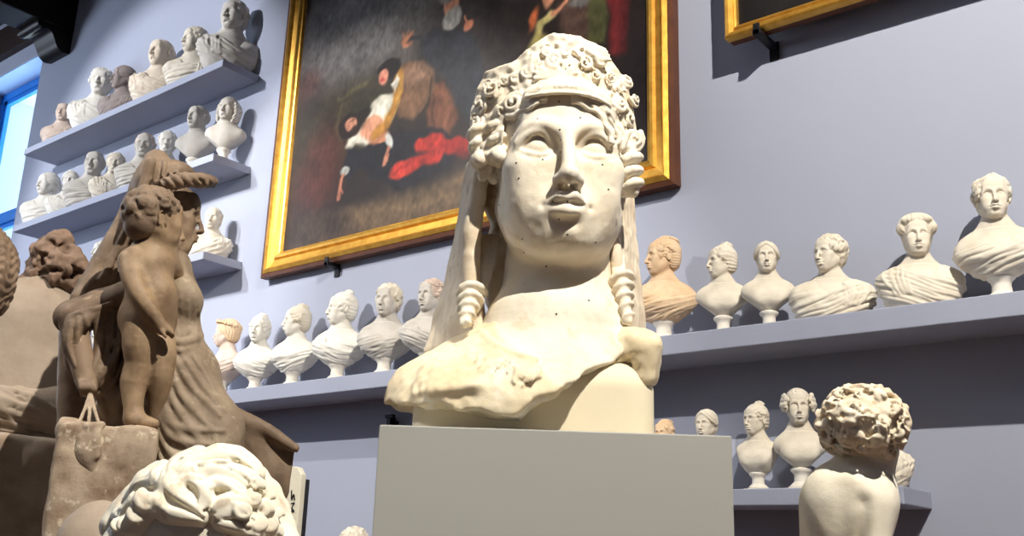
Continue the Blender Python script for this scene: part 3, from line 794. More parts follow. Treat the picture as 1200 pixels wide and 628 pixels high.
f2 = frame_sweep(QX0, QX1, QZ0, QZ1, [(0, 0), (0, .05), (.012, .062), (.03, .058), (.05, .035), (.062, .045), (.075, .04), (.08, .015), (.08, 0)], qy).build('frame', M_gold, t)
MB().box((QX0 + .004, qy, QZ0 + .004), (QX1 - .004, qy + .06, QZ1 - .004)).build('backing', M_goldedge, t)
canvas('canvas', QX0 + .06, QX1 - .06, QZ0 + .06, QZ1 - .06, qy - .016, [('e', ((960, -40), (80, 50), 0), (40, 36, 34), 60, .8)], (24, 22, 22), 120, 140, t)
def hook(x, z, y0, label):
    t = MB(); t.box((x - .025, y0, z - .03), (x + .025, WY, z)); t.box((x - .02, y0, z - .03), (x + .02, y0 + .015, z + .04)); t.box((x - .03, WY - .012, z - .10), (x + .03, WY, z + .02))
    tag(t.build('picture_hook', M_iron, bevel=.003), label, 'hook', 'black iron picture hooks')
hook(-6.17, 3.833, pf - .06, 'small black iron hook under the bottom frame of the large painting')
hook(-2.30, 4.625, qy - .085, 'small black iron hook under the black painting at the top right')
# ------------------------------------------------------------------ the portrait busts on the shelves
BY = 5.10
SOCLE = [(.072, 0), (.075, .008), (.074, .026), (.064, .032), (.058, .040), (.044, .052), (.041, .085), (.046, .100), (.058, .112), (.062, .118), (.062, .128), (.05, .136)]
def on_surf(S, a, z, cx=0., cy=0.):
    """outermost point of the carving at azimuth a (0 = front) and height z"""
    k = int(round((z - S.lo[2]) / S.h))
    r = np.arange(.34, .02, -S.h * .5); x = cx + r * math.sin(a); y = cy - r * math.cos(a)
    i = np.round((x - S.lo[0]) / S.h).astype(int); j = np.round((y - S.lo[1]) / S.h).astype(int)
    ok = (i >= 0) & (i < S.n[0]) & (j >= 0) & (j < S.n[1])
    if not 0 <= k < S.n[2]: return None
    v = np.ones(len(r)); v[ok] = S.d[i[ok], j[ok], k]
    w = np.nonzero(v < 0)[0]
    if len(w) == 0: return None
    return np.array((x[w[0]], y[w[0]], z))

def folds(S, rnd, n, z_hi, z_lo, slant, droop, r, k, span=2.3):
    """parallel ridges of cloth wound round the chest, dropping across the front"""
    base = S.d.copy(); T = Sculpt.__new__(Sculpt); T.__dict__.update(S.__dict__); T.d = base
    for i in range(n):
        u = (i + rnd.uniform(-.25, .25)) / (n - 1); pts = []; sl = slant * rnd.uniform(.7, 1.25); ph = rnd.uniform(0, 6)
        for a in np.linspace(-span, span, 15):
            z = z_hi + (z_lo - z_hi) * u + sl * a * .5 - droop * math.cos(a) * (.5 + u) + .004 * math.sin(a * 3 + ph)
            p = on_surf(T, a, z) if z > .008 else None
            if p is None:
                if len(pts) > 3: break
                pts = []; continue
            pts.append(p)
        if len(pts) > 3:
            P = spline(pts, 3); m = len(P); rr = r * rnd.uniform(.65, 1.35)
            S.tube(P, rr * (.35 + .65 * np.sin(np.linspace(.25, PI - .25, m))), k)

def bust_parts(root, hair_style, body, hyaw, tint, seed, h, old=0., brd=False, htint=None, pitch=0., wd=1.):
    rnd = np.random.RandomState(seed)
    mat = W[tint]
    tall = body in ('drape', 'herm', 'ruffle')
    dz = 0. if tall else -.10
    HS = .215; hc = np.array((0, -.012, .505 + dz)); HR = rotm(pitch, 0, hyaw)
    top = .70 + dz
    man = bool(old or brd or hair_style in ('short', 'thin', 'wig'))
    # body: head, neck, chest in one piece
    sx = .80 * wd if tall else .92 * wd
    S = Sculpt((-.27, -.19, -.01), (.27, .19, top), h)
    z0 = dz
    S.ell((0, .005, .225 + z0), (.155 * sx, .092, .11))
    for x in (-1, 1):
        S.ell((x * .142 * sx, .010, .262 + z0), (.060, .060, .055), .06)
        S.cone((x * .035, .014, .365 + z0), (x * .14 * sx, .014, .292 + z0), .030, .034, .07)
    if tall and not man:
        for x in (-1, 1): S.ell((x * .055, -.068, .215 + z0), (.048, .036, .045), .05)
    nr = .055 if man else .046
    S.cone((0, .020, .28 + z0), (0, .004, .44 + z0), nr * 1.25, nr, .07)
    if body == 'herm':
        for x in (-1, 1): S.cut((x * .05, 0, .150), (x * .62, 0, -.78), .010)
        S.cut((0, 0, .128), (0, 0, -1), .005); S.cut((0, .070, .2), (0, 1, -.3), .01)
    elif body == 'ruffle':
        S.ell((0, .0, .20), (.108, .080, .085), .03)
        for x in (-1, 1): S.cut((x * .112, 0, .2), (x * 1, 0, -.35), .01)
        S.cut((0, 0, .128), (0, 0, -1), .005)
        for i in range(34):
            a = rnd.uniform(-1.7, 1.7); S.ell((.112 * math.sin(a), -.084 * math.cos(a), .205 - .02 * math.cos(a * 2) + rnd.uniform(-.012, .012)), .012, .004)
    elif body == 'drape':
        S.cut((0, 0, .16), (0, 0, -1), .01)
    else:
        S.cut((0, 0, .02), (0, 0, -1), .004)
    S.frame(HR, hc, HS)
    face(S, h < .0058, 1.0 if man else .92, old=old, neck=False, ears=hair_style in ('short', 'thin', 'braid', 'bun'), cw=.97 if man else .92)
    S.frame()
    carve('figure', S, mat, root, relax=0)
    # hair
    S = Sculpt((-.16, -.20, .28 + dz), (.16, .19, .72 + dz), h * .88)
    S.frame(HR, hc, HS); hair(S, hair_style, seed)
    if brd: beard(S, seed + 5)
    carve('hair', S, W[htint] if htint else mat, root, relax=0)
    # drapery
    if body in ('drape', 'toga', 'mantle'):
        S = Sculpt((-.30, -.21, -.005), (.30, .20, .37 + dz), h)
        sd = 1 if seed % 2 else -1
        if body == 'drape':
            S.ell((0, .002, .228), (.172 * wd, .118, .102))
            for x in (-1, 1): S.ell((x * .13 * wd, .01, .262), (.055, .062, .050), .04)
            S.ell((0, .0, .15), (.085, .07, .03), .04)
            S.cone((0, -.02, .29), (0, -.01, .46), .085, .14, .015, 's')
            S.cone((.03 * sd, -.13, .30), (.01 * sd, -.13, .40), .060, .10, .015, 's')
            folds(S, rnd, 12, .285, .155, .062 * sd, .028, .0085, .0055)
        else:
            S.ell((0, .005, .11), (.178 * wd, .112, .165))
            for x in (-1, 1): S.ell((x * .142 * wd, .012, .168), (.064, .068, .060), .05)
            S.cone((0, -.03, .215), (0, -.02, .40), .072, .13, .015, 's')
            if body == 'toga': S.cone((-.06 * sd, -.15, .22), (-.09 * sd, -.10, .36), .085, .10, .015, 's')
            S.cut((0, 0, .0008), (0, 0, -1))
            folds(S, rnd, 12, .22, .02, (.11 if body == 'toga' else .07) * sd, .020, .0095, .006)
            for q in range(5):
                a = (.75 + .16 * q) * sd
                pts = [on_surf(S, a * (1 - .25 * t), .215 - .13 * t) for t in np.linspace(0, 1, 6)]
                pts = [p for p in pts if p is not None]
                if len(pts) > 2: S.tube(spline(pts, 3), .007, .010)
        S.rough(.0018, 40, seed % 7)
        carve('drapery', S, mat, root, relax=0)
    if tall:
        me = MB().lathe(SOCLE, 28)
        if body == 'ruffle' or (body == 'herm' and seed % 5 == 3):
            me.box((-.078, -.078, 0), (.078, .078, .018))
        me.build('socle', W['socle'], root, smooth=True)

STYLE_TOP = dict(bun=.17, crown=.155, knot=.085, wreath=.10, parted=.075, sidecurls=.095, puff=.085, short=.07, curly=.095, thin=.04, wig=.085, braid=.105, none=.04)
SHELF_Z = dict(a=T1, b=T2, c=T3, m=TM, l=TL)
def bust(px, top, sh, hs, body, hrel, brel, tint, label, seed, old=0., brd=False, htint=None, h=None, pitch=0., wd=1., y=BY, grp='portrait busts on the wall shelves'):
    z = SHELF_Z[sh]
    x = 0.
    py = top + 40
    for _ in range(6):                        # the spot on the shelf seen under px
        p = on_plane(px, py, y); py += (p[2] - z) * 180
    x = p[0]
    H = on_plane(px, top, y)[2] - z
    can = .505 + .215 * .5 + .215 * STYLE_TOP[hs] + (0 if body in ('drape', 'herm', 'ruffle') else -.10)
    sc = H / can
    toward = math.degrees(math.atan2(-x, y))      # yaw that looks at the viewer
    root = empty('plaster_bust', (x, y, z), math.radians(toward + brel)); root.scale = (sc, sc, sc)
    tag(root, label, 'bust', grp)
    bust_parts(root, hs, body, hrel - brel, tint, seed, (h or (.0052 if x < -5 else .0040)), old, brd, htint, pitch, wd)
    return root

# highest short shelf
bust(66, 126, 'a', 'thin', 'mantle', -25, -20, 'rose', 'small pinkish bust of an old man, first from the window on the highest shelf', 1, old=1.)
bust(104, 88, 'a', 'curly', 'toga', -18, -10, 'white', 'white curly haired bust in a toga, second from the window on the highest shelf', 2)
bust(135, 83, 'a', 'knot', 'toga', -75, -35, 'dark_grey', 'dark grey bust of a woman with a low back knot on the highest shelf', 3)
bust(179, 53, 'a', 'thin', 'mantle', -48, -20, 'beige', 'beige balding bust with a mantle, fourth from the window on the highest shelf', 4, old=.6)
bust(220, 37, 'a', 'short', 'mantle', -62, -15, 'cream', 'cream short haired bust looking left, second from the right on the highest shelf', 5)
bust(265, 6, 'a', 'short', 'toga', -38, 5, 'grey', 'grey toga bust at the outer right end of the highest shelf', 6, old=.5)
# middle short shelf
bust(45, 207, 'b', 'knot', 'mantle', -55, -20, 'white', 'white draped bust of a woman with a knot, nearest the window on the middle shelf', 7)
bust(74, 204, 'b', 'parted', 'mantle', -15, -5, 'white', 'white bust with parted hair, second from the window on the middle shelf', 8)
bust(100, 182, 'b', 'thin', 'mantle', -22, 0, 'grey', 'grey bust of a balding man with bare neck, third on the middle shelf', 9, old=.8)
bust(127, 182, 'b', 'curly', 'mantle', -10, 10, 'cream', 'cream curly headed bust, fourth from the window on the middle shelf', 10)
bust(161, 160, 'b', 'short', 'mantle', -12, -10, 'grey', 'rosy grey short haired bust just left of the brown veiled head', 11, htint='rose')
bust(189, 157, 'b', 'curly', 'mantle', -8, 0, 'white', 'white curly head rising behind the brown mother\'s headcloth', 12)
bust(224, 128, 'b', 'thin', 'herm', -48, -25, 'grey', 'grey bald bust with a bare chest, second from the right on the middle shelf', 13, old=.7)
bust(260, 118, 'b', 'wig', 'herm', -32, -10, 'grey', 'grey bust with long wavy hair at the right end of the middle shelf', 14, old=.4)
# lowest short shelf
bust(113, 284, 'c', 'knot', 'mantle', -70, -30, 'white', 'white bust half hidden between the rough brown head and the veiled mother', 15)
bust(216, 252, 'c', 'parted', 'toga', -20, 0, 'white', 'white draped bust mostly hidden behind the brown mother\'s face', 16)
bust(244, 245, 'c', 'short', 'toga', -18, 0, 'cream', 'cream toga bust at the right end of the lowest short shelf', 17)
# long shelf, left of the colossal head
bust(259, 374, 'm', 'wreath', 'drape', -110, -60, 'rose', 'pinkish bust with wreathed tan hair turned away, beside the brown seated mother', 21, htint='tan')
bust(297, 368, 'm', 'crown', 'drape', -28, -22, 'white', 'white bust with flowers in the hair, second from the seated mother', 22)
bust(341, 357, 'm', 'crown', 'drape', -80, -28, 'white', 'white draped bust in profile with a yellowed flowery topknot', 23, htint='cream')
bust(394, 340, 'm', 'bun', 'drape', -75, -18, 'white', 'large white draped bust in profile with a tall smooth bun', 24)
bust(449, 332, 'm', 'curly', 'drape', -30, -10, 'grey', 'curly haired bust in a grey mantle with deep folds', 25, htint='cream')
bust(500, 326, 'm', 'curly', 'drape', -42, 0, 'grey', 'grey curly bust half hidden by the veil of the colossal head', 26, htint='rose')
# long shelf, right of the colossal head
bust(778, 276, 'm', 'braid', 'drape', -68, -10, 'tan', 'orange tan bust with braided hair beside the colossal head', 31)
bust(848, 283, 'm', 'crown', 'herm', -62, -8, 'cream', 'cream bare chested bust in profile with curls and a topknot', 32)
bust(902, 281, 'm', 'parted', 'herm', 0, 0, 'cream', 'small bust facing forward with smooth parted hair and bare chest', 34)
bust(977, 272, 'm', 'curly', 'toga', -42, 0, 'cream', 'curly haired man\'s bust without socle, draped over one shoulder', 35, wd=1.2)
bust(1082, 250, 'm', 'puff', 'toga', 4, 8, 'cream', 'draped bust of a woman with a broad rolled coiffure', 36, wd=1.08)
bust(1176, 200, 'm', 'curly', 'drape', 8, -4, 'cream', 'large draped curly haired bust cut off by the right edge', 37, wd=1.02)
# low shelf at the right
bust(779, 490, 'l', 'braid', 'herm', -30, 0, 'tan', 'tan head just showing above the right part of the pedestal', 41)
bust(829, 478, 'l', 'parted', 'herm', -28, 10, 'cream', 'cream head with a hair band half hidden by the pedestal\'s right corner', 42)
bust(889, 468, 'l', 'bun', 'ruffle', -42, -20, 'cream', 'slim bust with a small topknot and a ruffled bodice on the low shelf', 43, wd=.9)
bust(940, 452, 'l', 'sidecurls', 'herm', 4, 0, 'cream', 'bare shouldered bust with bunches of side ringlets next to the curly boy', 48, wd=.82)
bust(1036, 474, 'l', 'parted', 'toga', 10, 25, 'cream', 'draped bust almost wholly hidden behind the boy\'s curly head', 45)
# ------------------------------------------------------------------ the colossal head on its pedestal
class Local:
    """carving frame standing on a base point, turned by th about the vertical"""
    def __init__(s, base, th):
        s.b = np.array(base, float); s.th = th; c, n = math.cos(th), math.sin(th)
        s.Ri = np.array([[c, n, 0], [-n, c, 0], [0, 0, 1]])
    def __call__(s, px, py, d):
        return s.Ri @ (at(px, py, d) - s.b)
    def dirw(s, v):
        return s.Ri @ np.array(v, float)
PED_Z = at(651, 504, 3.0)[2]
# pedestal
pb = at(651, 504, 3.0); pb[2] = 0
t = empty('pedestal', pb, YAW)
tag(t, 'tall plain warm grey pedestal carrying the colossal plaster head', 'pedestal')
hw = np.linalg.norm(at(857, 510, 3.0) - at(444, 498, 3.0)) / 2
MB().box((-hw, 0, .06), (hw, .80, PED_Z)).build('body', M_ped, t, bevel=.004)
MB().box((-hw - .022, .30, .0), (hw + .006, .86, PED_Z - .05)).build('back_panel', M_peddark, t, bevel=.003)
MB().box((-hw + .02, .02, 0), (hw - .02, .80, .06)).build('foot', M_peddark, t)

jb = at(622, 500, 3.40); jb[2] = PED_Z
J = Local(jb, YAW)
M_jun = mat_stone('colossal_plaster', (230, 221, 202), (210, 186, 146), .5, 4.5, bump=.16, bscale=45, spots=(196, 172, 128), spot_amt=.30)
M_block = mat_stone('painted_cream_block', (228, 216, 186), (218, 204, 174), .5, 3, rough=.6, bump=.05, bscale=30)
M_nail = mat_plain('dark_pin', (48, 44, 40), .6)
juno = empty('colossal_bust', jb, YAW)
tag(juno, 'colossal plaster head of a woman with ornate diadem and veil on the grey pedestal', 'bust')
# support block
S = Sculpt((-.50, -.40, -.08), (.50, .45, .52), .009)
bt = J(700, 418, 3.2)[2]
S.box((0.005, .05, bt - .4), (.392, .26, .40), rnd=.10)
S.cut((0, 0, 0.001), (0, 0, -1))
carve('block', S, M_block, juno)
# head, neck and chest in one piece
def chest(S, g=0., k=.06):
    c = J(622, 492, 3.40)
    S.ell(c + np.array((-.01, 0, 0)), (.44 + g, .35 + g, .26 + g), k, rot=rotm(0, -3, 8))
    S.ell(J(640, 425, 3.43), (.27 + g, .25 + g, .17 + g), .10)
    S.cone(J(545, 452, 3.42), J(500, 466, 3.36), .14 + g, .115 + g, .08)
    S.cone(J(705, 440, 3.42), J(722, 448, 3.40), .15 + g, .14 + g, .06)
    S.cone(J(690, 425, 3.38), J(738, 415, 3.30), .11 + g, .075 + g, .06)
def breaks(S, g=0.):
    a, b_, c = J(462, 470, 3.22), J(600, 489, 3.06), J(747, 400, 3.18)
    back = np.array((0, 1., .02))
    n1 = np.cross(b_ - a, back); n1 *= -np.sign(n1[2]); n2 = np.cross(c - b_, back); n2 *= -np.sign(n2[2])
    S.cut(b_, n1, .003, .016, 18, 3); S.cut(b_, n2, .003, .020, 16, 4)
S = Sculpt((-.50, -.50, .02), (.50, .42, 1.40), .0058)
chest(S); breaks(S)
hc = J(655, 202, 3.36); HS = .705; HR = rotm(0, 0, 3)
S.cone(J(652, 395, 3.46), J(655, 260, 3.44), .205, .178, .10)
S.ell(J(652, 372, 3.38), (.215, .17, .10), .10)
S.frame(HR, hc, HS)
face(S, 1, 1.04, neck=False, ears=False)
S.ell((0, -.14, -.37), (.20, .19, .12), .10); S.ell((0, -.10, -.29), (.262, .20, .17), .10)          # full underside of the chin
S.frame()
S.rough(.0022, 14, 2); S.rough(.0012, 45, 5)
jun_fig = carve('figure', S, M_jun, juno)
# measuring pins left in the plaster
pins = [(655, 119), (630, 139), (606, 140), (680, 138), (656, 152), (657, 164), (657, 178), (636, 187), (605, 191), (608, 209), (706, 193), (713, 222), (648, 236), (665, 236), (655, 257), (665, 275), (698, 284), (585, 240), (612, 280), (614, 296), (640, 312), (690, 352), (652, 368), (601, 159), (711, 158)]
body_me = jun_fig.data
from mathutils.bvhtree import BVHTree
bvh = BVHTree.FromPolygons([v.co for v in body_me.vertices], [tuple(p.vertices) for p in body_me.polygons])
eye_l = Vector(J.Ri @ (EYE - jb)); pin_me = None
for p in pins:
    q = Vector(J(p[0], p[1], 3)); hit = bvh.ray_cast(eye_l, (q - eye_l).normalized())
    if hit[0] is None: continue
    M4 = Matrix.Translation(hit[0]) @ hit[1].to_track_quat('Z', 'Y').to_matrix().to_4x4()
    if pin_me is None:
        o = MB().lathe([(.0034, -.006), (.0034, .0008), (.0016, .0016)], 8).build('measuring_pin', M_nail, juno, smooth=True); pin_me = o.data
    else:
        o = bpy.data.objects.new('measuring_pin', pin_me); C.objects.link(o); o.parent = juno
    o.location = hit[0]; o.rotation_euler = M4.to_euler()
# tunic gathered at the neck, on the left shoulder and the broken right end
S = Sculpt((-.52, -.44, .02), (.52, .42, .60), .0058)
chest(S, .015)
nc = J(664, 322, 3.12)
S.ell(nc, .285, .012, 's')
S.ell(J(690, 395, 3.1), (.19, .2, .16), .02, 's', rot=rotm(0, -25, 0))
breaks(S)
S.cone(J(704, 414, 3.32), J(750, 404, 3.26), .055, .040, .05)
S.box(J(759, 424, 3.27), (.038, .085, .080), .05, rot=rotm(8, 10, -12), rnd=.032)
S.ell(J(742, 436, 3.16), (.034, .06, .05), .02, 's')
_v, _q = S.skin(1); bvt = BVHTree.FromPolygons([tuple(p) for p in _v], [tuple(p) for p in _q.tolist()])
def on_body(px, py):
    q = Vector(J(px, py, 3)); hit = bvt.ray_cast(eye_l, (q - eye_l).normalized())
    return np.array(hit[0] - (q - eye_l).normalized() * .007) if hit[0] is not None else np.array(q)
nl = [(563, 389), (570, 396), (580, 404), (597, 413), (622, 421), (638, 425)]
P = [on_body(*p) for p in nl]
S.tube(spline(P, 6), .013, .004); S.tube([p + np.array((-.012, -.002, -.012)) for p in spline(P, 6)], .007, .003)
rnd = np.random.RandomState(4)
sp_ = spline(nl, 5)
for i, p in enumerate(sp_):
    dx, dy = p[0] - 668, p[1] - 322; q = math.hypot(dx, dy)
    ln = rnd.uniform(16, 34)
    pts = [on_body(p[0] + dx / q * s_ * ln, p[1] + dy / q * s_ * ln) for s_ in (0, .5, 1)]
    S.tube(spline(pts, 4), np.linspace(.0105, .004, 9), .005)
for px, py, qx, qy in ((566, 430, 562, 436), (573, 424, 567, 434), (606, 432, 601, 446), (616, 430, 610, 442), (530, 410, 522, 416), (520, 420, 512, 432), (500, 432, 492, 446), (545, 400, 534, 404)):
    S.tube(spline([on_body(px, py), on_body((px + qx) / 2 + 1, (py + qy) / 2), on_body(qx, qy)], 4), np.linspace(.009, .005, 9), .006)
for a in np.linspace(0, 1, 9):      # soft folds running to the shoulder
    p0 = (556 - 60 * a, 398 + 34 * a); p1 = (540 - 74 * a + 20, 452 + 8 * a)
    S.tube([on_body(*p0), on_body(*p1)], [.006, .010], .03)
S.rough(.0035, 15, 7); S.rough(.0028, 44, 8)
M_tun = mat_stone('yellowed_tunic_plaster', (232, 217, 184), (206, 178, 132), .6, 5, bump=.18, bscale=45, spots=(236, 230, 214), spot_amt=.5)
carve('tunic', S, M_tun, juno)

# veil: two falls at the sides of the neck and the hood behind
M_veil = mat_stone('veil_plaster', (226, 212, 188), (178, 152, 118), .6, 6, bump=.2, bscale=40, spots=(160, 132, 98), spot_amt=.4)
S = Sculpt((-.46, -.12, .22), (.52, .62, 1.30), .0075)
S.ell(J(653, 160, 3.54), (.29, .24, .32))
for i in range(7):
    u = i / 6
    a = J(571 - 17 * u, 175 + 20 * u, 3.37 + .22 * u); b_ = J(552 - 12 * u, 290, 3.38 + .2 * u); c = J(561 - 52 * u, 402 + 8 * u, 3.40 + .20 * u)
    S.tube(spline([a, b_, c], 6), np.linspace(.030, .036, 13), .014)
    a = J(716 + 18 * u, 185 + 25 * u, 3.40 + .2 * u); b_ = J(722 + 19 * u, 290, 3.40 + .2 * u); c = J(727 + 24 * u, 402, 3.41 + .2 * u)
    S.tube(spline([a, b_, c], 6), np.linspace(.020, .026, 13), .014)
S.box(J(640, 290, 3.62), (.22, .05, .26), .1, rnd=.05)
S.rough(.006, 12, 9); S.rough(.003, 36, 10)
carve('veil', S, M_veil, juno)

# hair
def on_fig(px, py, out=0.):
    q = Vector(J(px, py, 3)); hit = bvh.ray_cast(eye_l, (q - eye_l).normalized())
    if hit[0] is None or hit[0].y > .12: return J(px, py, 3.30)
    return np.array(hit[0] - (q - eye_l).normalized() * out)
S = Sculpt((-.44, -.46, .30), (.44, .46, 1.50), .0048)
S.frame(HR, hc, HS)
S.ell((0, .06, .13), (.355, .42, .38))
S.cone((0, -.75, -.70), (0, -.47, .02), .36, .30, .04, 's')
S.cut((0, 0, -.22), (0, -.2, -1), .03)
S.frame()
rnd = np.random.RandomState(12)
# waved strands swept from the parting under the band to the temples
for x0, pts in ((0, [(640, 117), (622, 121), (606, 130), (593, 145), (586, 160)]), (1, [(628, 113), (610, 119), (594, 131), (582, 150), (577, 166)]), (2, [(614, 112), (598, 119), (583, 134), (572, 158)]),
                (3, [(670, 117), (688, 121), (702, 130), (713, 146), (718, 160)]), (4, [(683, 113), (701, 119), (715, 132), (725, 152)]), (5, [(696, 112), (711, 118), (726, 134), (735, 152)])):
    for o in (-4.5, 0, 4.5):
        P = [on_fig(p[0] + rnd.uniform(-1, 1), p[1] + o * (1 + .3 * i_) / 1.4, .005) for i_, p in enumerate(pts)]
        P = [p_ + np.array((0, -.002, 0)) for p_ in P]; P = spline(P, 6); P = P + np.array([(0, -.004 * math.sin(q_ * .9 + o), .004 * math.sin(q_ * .7)) for q_ in range(len(P))])
        S.tube(P, np.linspace(.0065, .0105, len(P)), .0015)
def sn(px, py, d, R, r, ax=(0, -1, 0), ph=0., hand=1, turns=2.0, depth=.03):
    snail(S, J(px, py, d + .01), ax, R * 1.22, turns, R * .34, depth * .7, k=.002, ph=ph, hand=hand)
for q in ((604, 122, 3.17, .040, .018, (-.5, -1, .1), 1, 1), (612, 110, 3.17, .022, .011, (-.3, -1, .2), 4, -1), (579, 106, 3.22, .034, .016, (-.6, -.9, .2), 2, 1), (590, 131, 3.20, .030, .014, (-.4, -1, -.2), 3, -1),
          (566, 124, 3.26, .030, .014, (-.8, -.6, .1), 0, 1), (560, 146, 3.28, .030, .013, (-.7, -.7, 0), 5, -1), (716, 161, 3.17, .042, .0165, (.25, -1, -.05), 2.4, 1),
          (711, 136, 3.20, .026, .012, (.4, -1, .1), 0, -1), (725, 124, 3.22, .030, .014, (.6, -.9, .2), 3, 1), (735, 140, 3.27, .030, .014, (.8, -.7, 0), 1, -1), (718, 108, 3.24, .028, .013, (.5, -.9, .3), 2, 1),
          (741, 164, 3.27, .036, .016, (.4, -.9, -.2), 4, -1), (733, 96, 3.28, .024, .011, (.6, -.8, .3), 0, 1), (742, 118, 3.30, .022, .010, (.8, -.5, .2), 0, 1)):
    sn(q[0], q[1], q[2], q[3], q[4], q[5], q[6], q[7])
cork(S, J(560, 152, 3.29), J(562, 190, 3.27), .030, 2.6, .0165, taper=.75)
cork(S, J(583, 150, 3.25), J(585, 188, 3.23), .034, 2.6, .018, taper=.75, ph=1)
S.ell(J(563, 187, 3.25), .026, .004); S.ell(J(586, 184, 3.21), .028, .004)
cork(S, J(735, 176, 3.28), J(741, 224, 3.28), .038, 3.3, .0185, taper=.8, ph=2)
cork(S, J(718, 178, 3.30), J(724, 216, 3.32), .032, 2.6, .017, taper=.8, ph=2)
for q in ((574, 198, .022), (566, 206, .02), (578, 210, .018), (562, 196, .018), (727, 222, .02)):
    S.ell(J(q[0], q[1], 3.29), q[2], .008)
# locks lying on the shoulders
cork(S, J(553, 342, 3.36), J(544, 380, 3.26), .046, 4.2, .013, taper=.42)
for q in (-7, 0, 7):
    S.tube(spline([J(574 + q, 280, 3.50), J(565 + q, 318, 3.44), J(554 + q * .6, 346, 3.37)], 5), .019, .006)
cork(S, J(727, 326, 3.36), J(736, 376, 3.27), .040, 4.6, .012, taper=.45)
for q in (-5, 2):
    S.tube(spline([J(720 + q, 250, 3.50), J(724 + q, 295, 3.44), J(727 + q * .6, 330, 3.37)], 5), .018, .006)
S.rough(.0022, 40, 11)
carve('hair', S, M_jun, juno)

# diadem: a tall curved plate with scalloped edge and relief
S = Sculpt((-.44, -.36, .72), (.44, .30, 1.46), .0048)
sil = [(556, 196), (550, 170), (551, 132), (560, 104), (568, 86), (583, 80), (597, 77), (609, 68), (624, 56), (638, 45), (650, 42), (664, 42), (680, 45), (697, 51), (710, 58), (718, 74), (726, 84), (737, 92),
       (738, 108), (743, 126), (746, 148), (748, 190), (720, 190), (714, 140), (700, 116), (680, 104), (655, 100), (628, 105), (606, 120), (592, 142), (586, 190)]
dep = lambda px: 3.17 + .16 * ((px - 650) / 100.) ** 2
PL = np.array([J(p[0], p[1], dep(p[0])) for p in sil])
ctr = J(650, 60, 3.17); bot = J(650, 100, 3.17)
sl, X, Y, Z = S.local()
X2, Z2 = X[:, 0, :] + 0 * Z[:, 0, :], Z[:, 0, :] + 0 * X[:, 0, :]
d2 = np.full(X2.shape, 9.); ins = np.zeros(X2.shape, bool)
for i in range(len(PL)):
    a, b_ = PL[i][[0, 2]], PL[(i + 1) % len(PL)][[0, 2]]; ba = b_ - a
    tt = np.clip(((X2 - a[0]) * ba[0] + (Z2 - a[1]) * ba[1]) / (ba @ ba), 0, 1)
    d2 = np.minimum(d2, np.hypot(X2 - a[0] - tt * ba[0], Z2 - a[1] - tt * ba[1]))
    ins ^= ((a[1] > Z2) != (b_[1] > Z2)) & (X2 < (b_[0] - a[0]) * (Z2 - a[1]) / (b_[1] - a[1] + 1e-12) + a[0])
d2 = np.where(ins, -d2, d2)
ys = bot[1] + .16 * ((X2 - ctr[0]) / (100 / FOC * 3.3)) ** 2 * 1.0 + .05 * (Z2 - bot[2])
rel = .007 * noise3(X2 * 26, Z2 * 26, X2 * 0, 21) + .007 * noise3(X2 * 55, Z2 * 55, X2 * 0, 22)
thick = .030 + rel
dp = np.abs(Y - ys[:, None, :]) - thick[:, None, :]
dd = np.maximum(dp, d2[:, None, :])
S.mix(sl, dd.astype(np.float32), 0, 'u')
def dsn(px, py, R, r, ph=0., hand=1, turns=1.6):
    snail(S, J(px, py, dep(px) - .03), ((px - 650) / 130., -1, .1), R * 1.15, turns, R * .32, .002, k=.003, ph=ph, hand=hand)
rnd = np.random.RandomState(31)
for q in ((650, 70, .030, .010), (634, 80, .026, .009), (668, 78, .026, .009), (618, 84, .024, .008), (686, 74, .028, .009), (703, 72, .024, .008), (604, 92, .022, .008), (698, 88, .022, .008), (716, 92, .022, .008), (590, 96, .022, .008),
          (572, 98, .020, .007), (562, 118, .020, .007), (555, 138, .02, .007), (728, 104, .018, .007), (640, 60, .018, .007), (662, 60, .018, .007), (626, 70, .016, .006), (692, 60, .018, .007)):
    dsn(q[0], q[1], q[2] * .9, q[3], rnd.uniform(0, 6), rnd.choice((-1, 1)))
for k in range(9):                       # palmette at the upper right, leaves at the centre
    a = k / 8 * PI
    S.tube([J(700, 70, dep(700) - .03), J(700 + 15 * math.cos(a), 70 - 13 * math.sin(a), dep(700) - .03)], [.004, .007], .006)
    S.tube([J(652, 92, dep(652) - .03), J(652 + 26 * math.cos(a), 92 - 16 * math.sin(a), dep(652) - .03)], [.005, .008], .006)
for k in range(90):
    i = rnd.randint(len(sil)); px, py = rnd.uniform(558, 742), rnd.uniform(48, 150)
    i_ = int(round((J(px, py, dep(px))[0] - S.lo[0]) / S.h)); k_ = int(round((J(px, py, dep(px))[2] - S.lo[2]) / S.h))
    if 0 <= i_ < d2.shape[0] and 0 <= k_ < d2.shape[1] and d2[i_, k_] < -.012:
        S.ell(J(px, py, dep(px) - .024), (rnd.uniform(.007, .016), .010, rnd.uniform(.004, .008)), .006, rot=rotm(0, rnd.uniform(0, 180), 0))
# rolled hair fills the space between plate and skull
S.frame(HR, hc, HS); S.ell((0, .14, .18), (.38, .30, .30), .03); S.frame()
S.rough(.002, 50, 12)
carve('diadem', S, M_jun, juno)
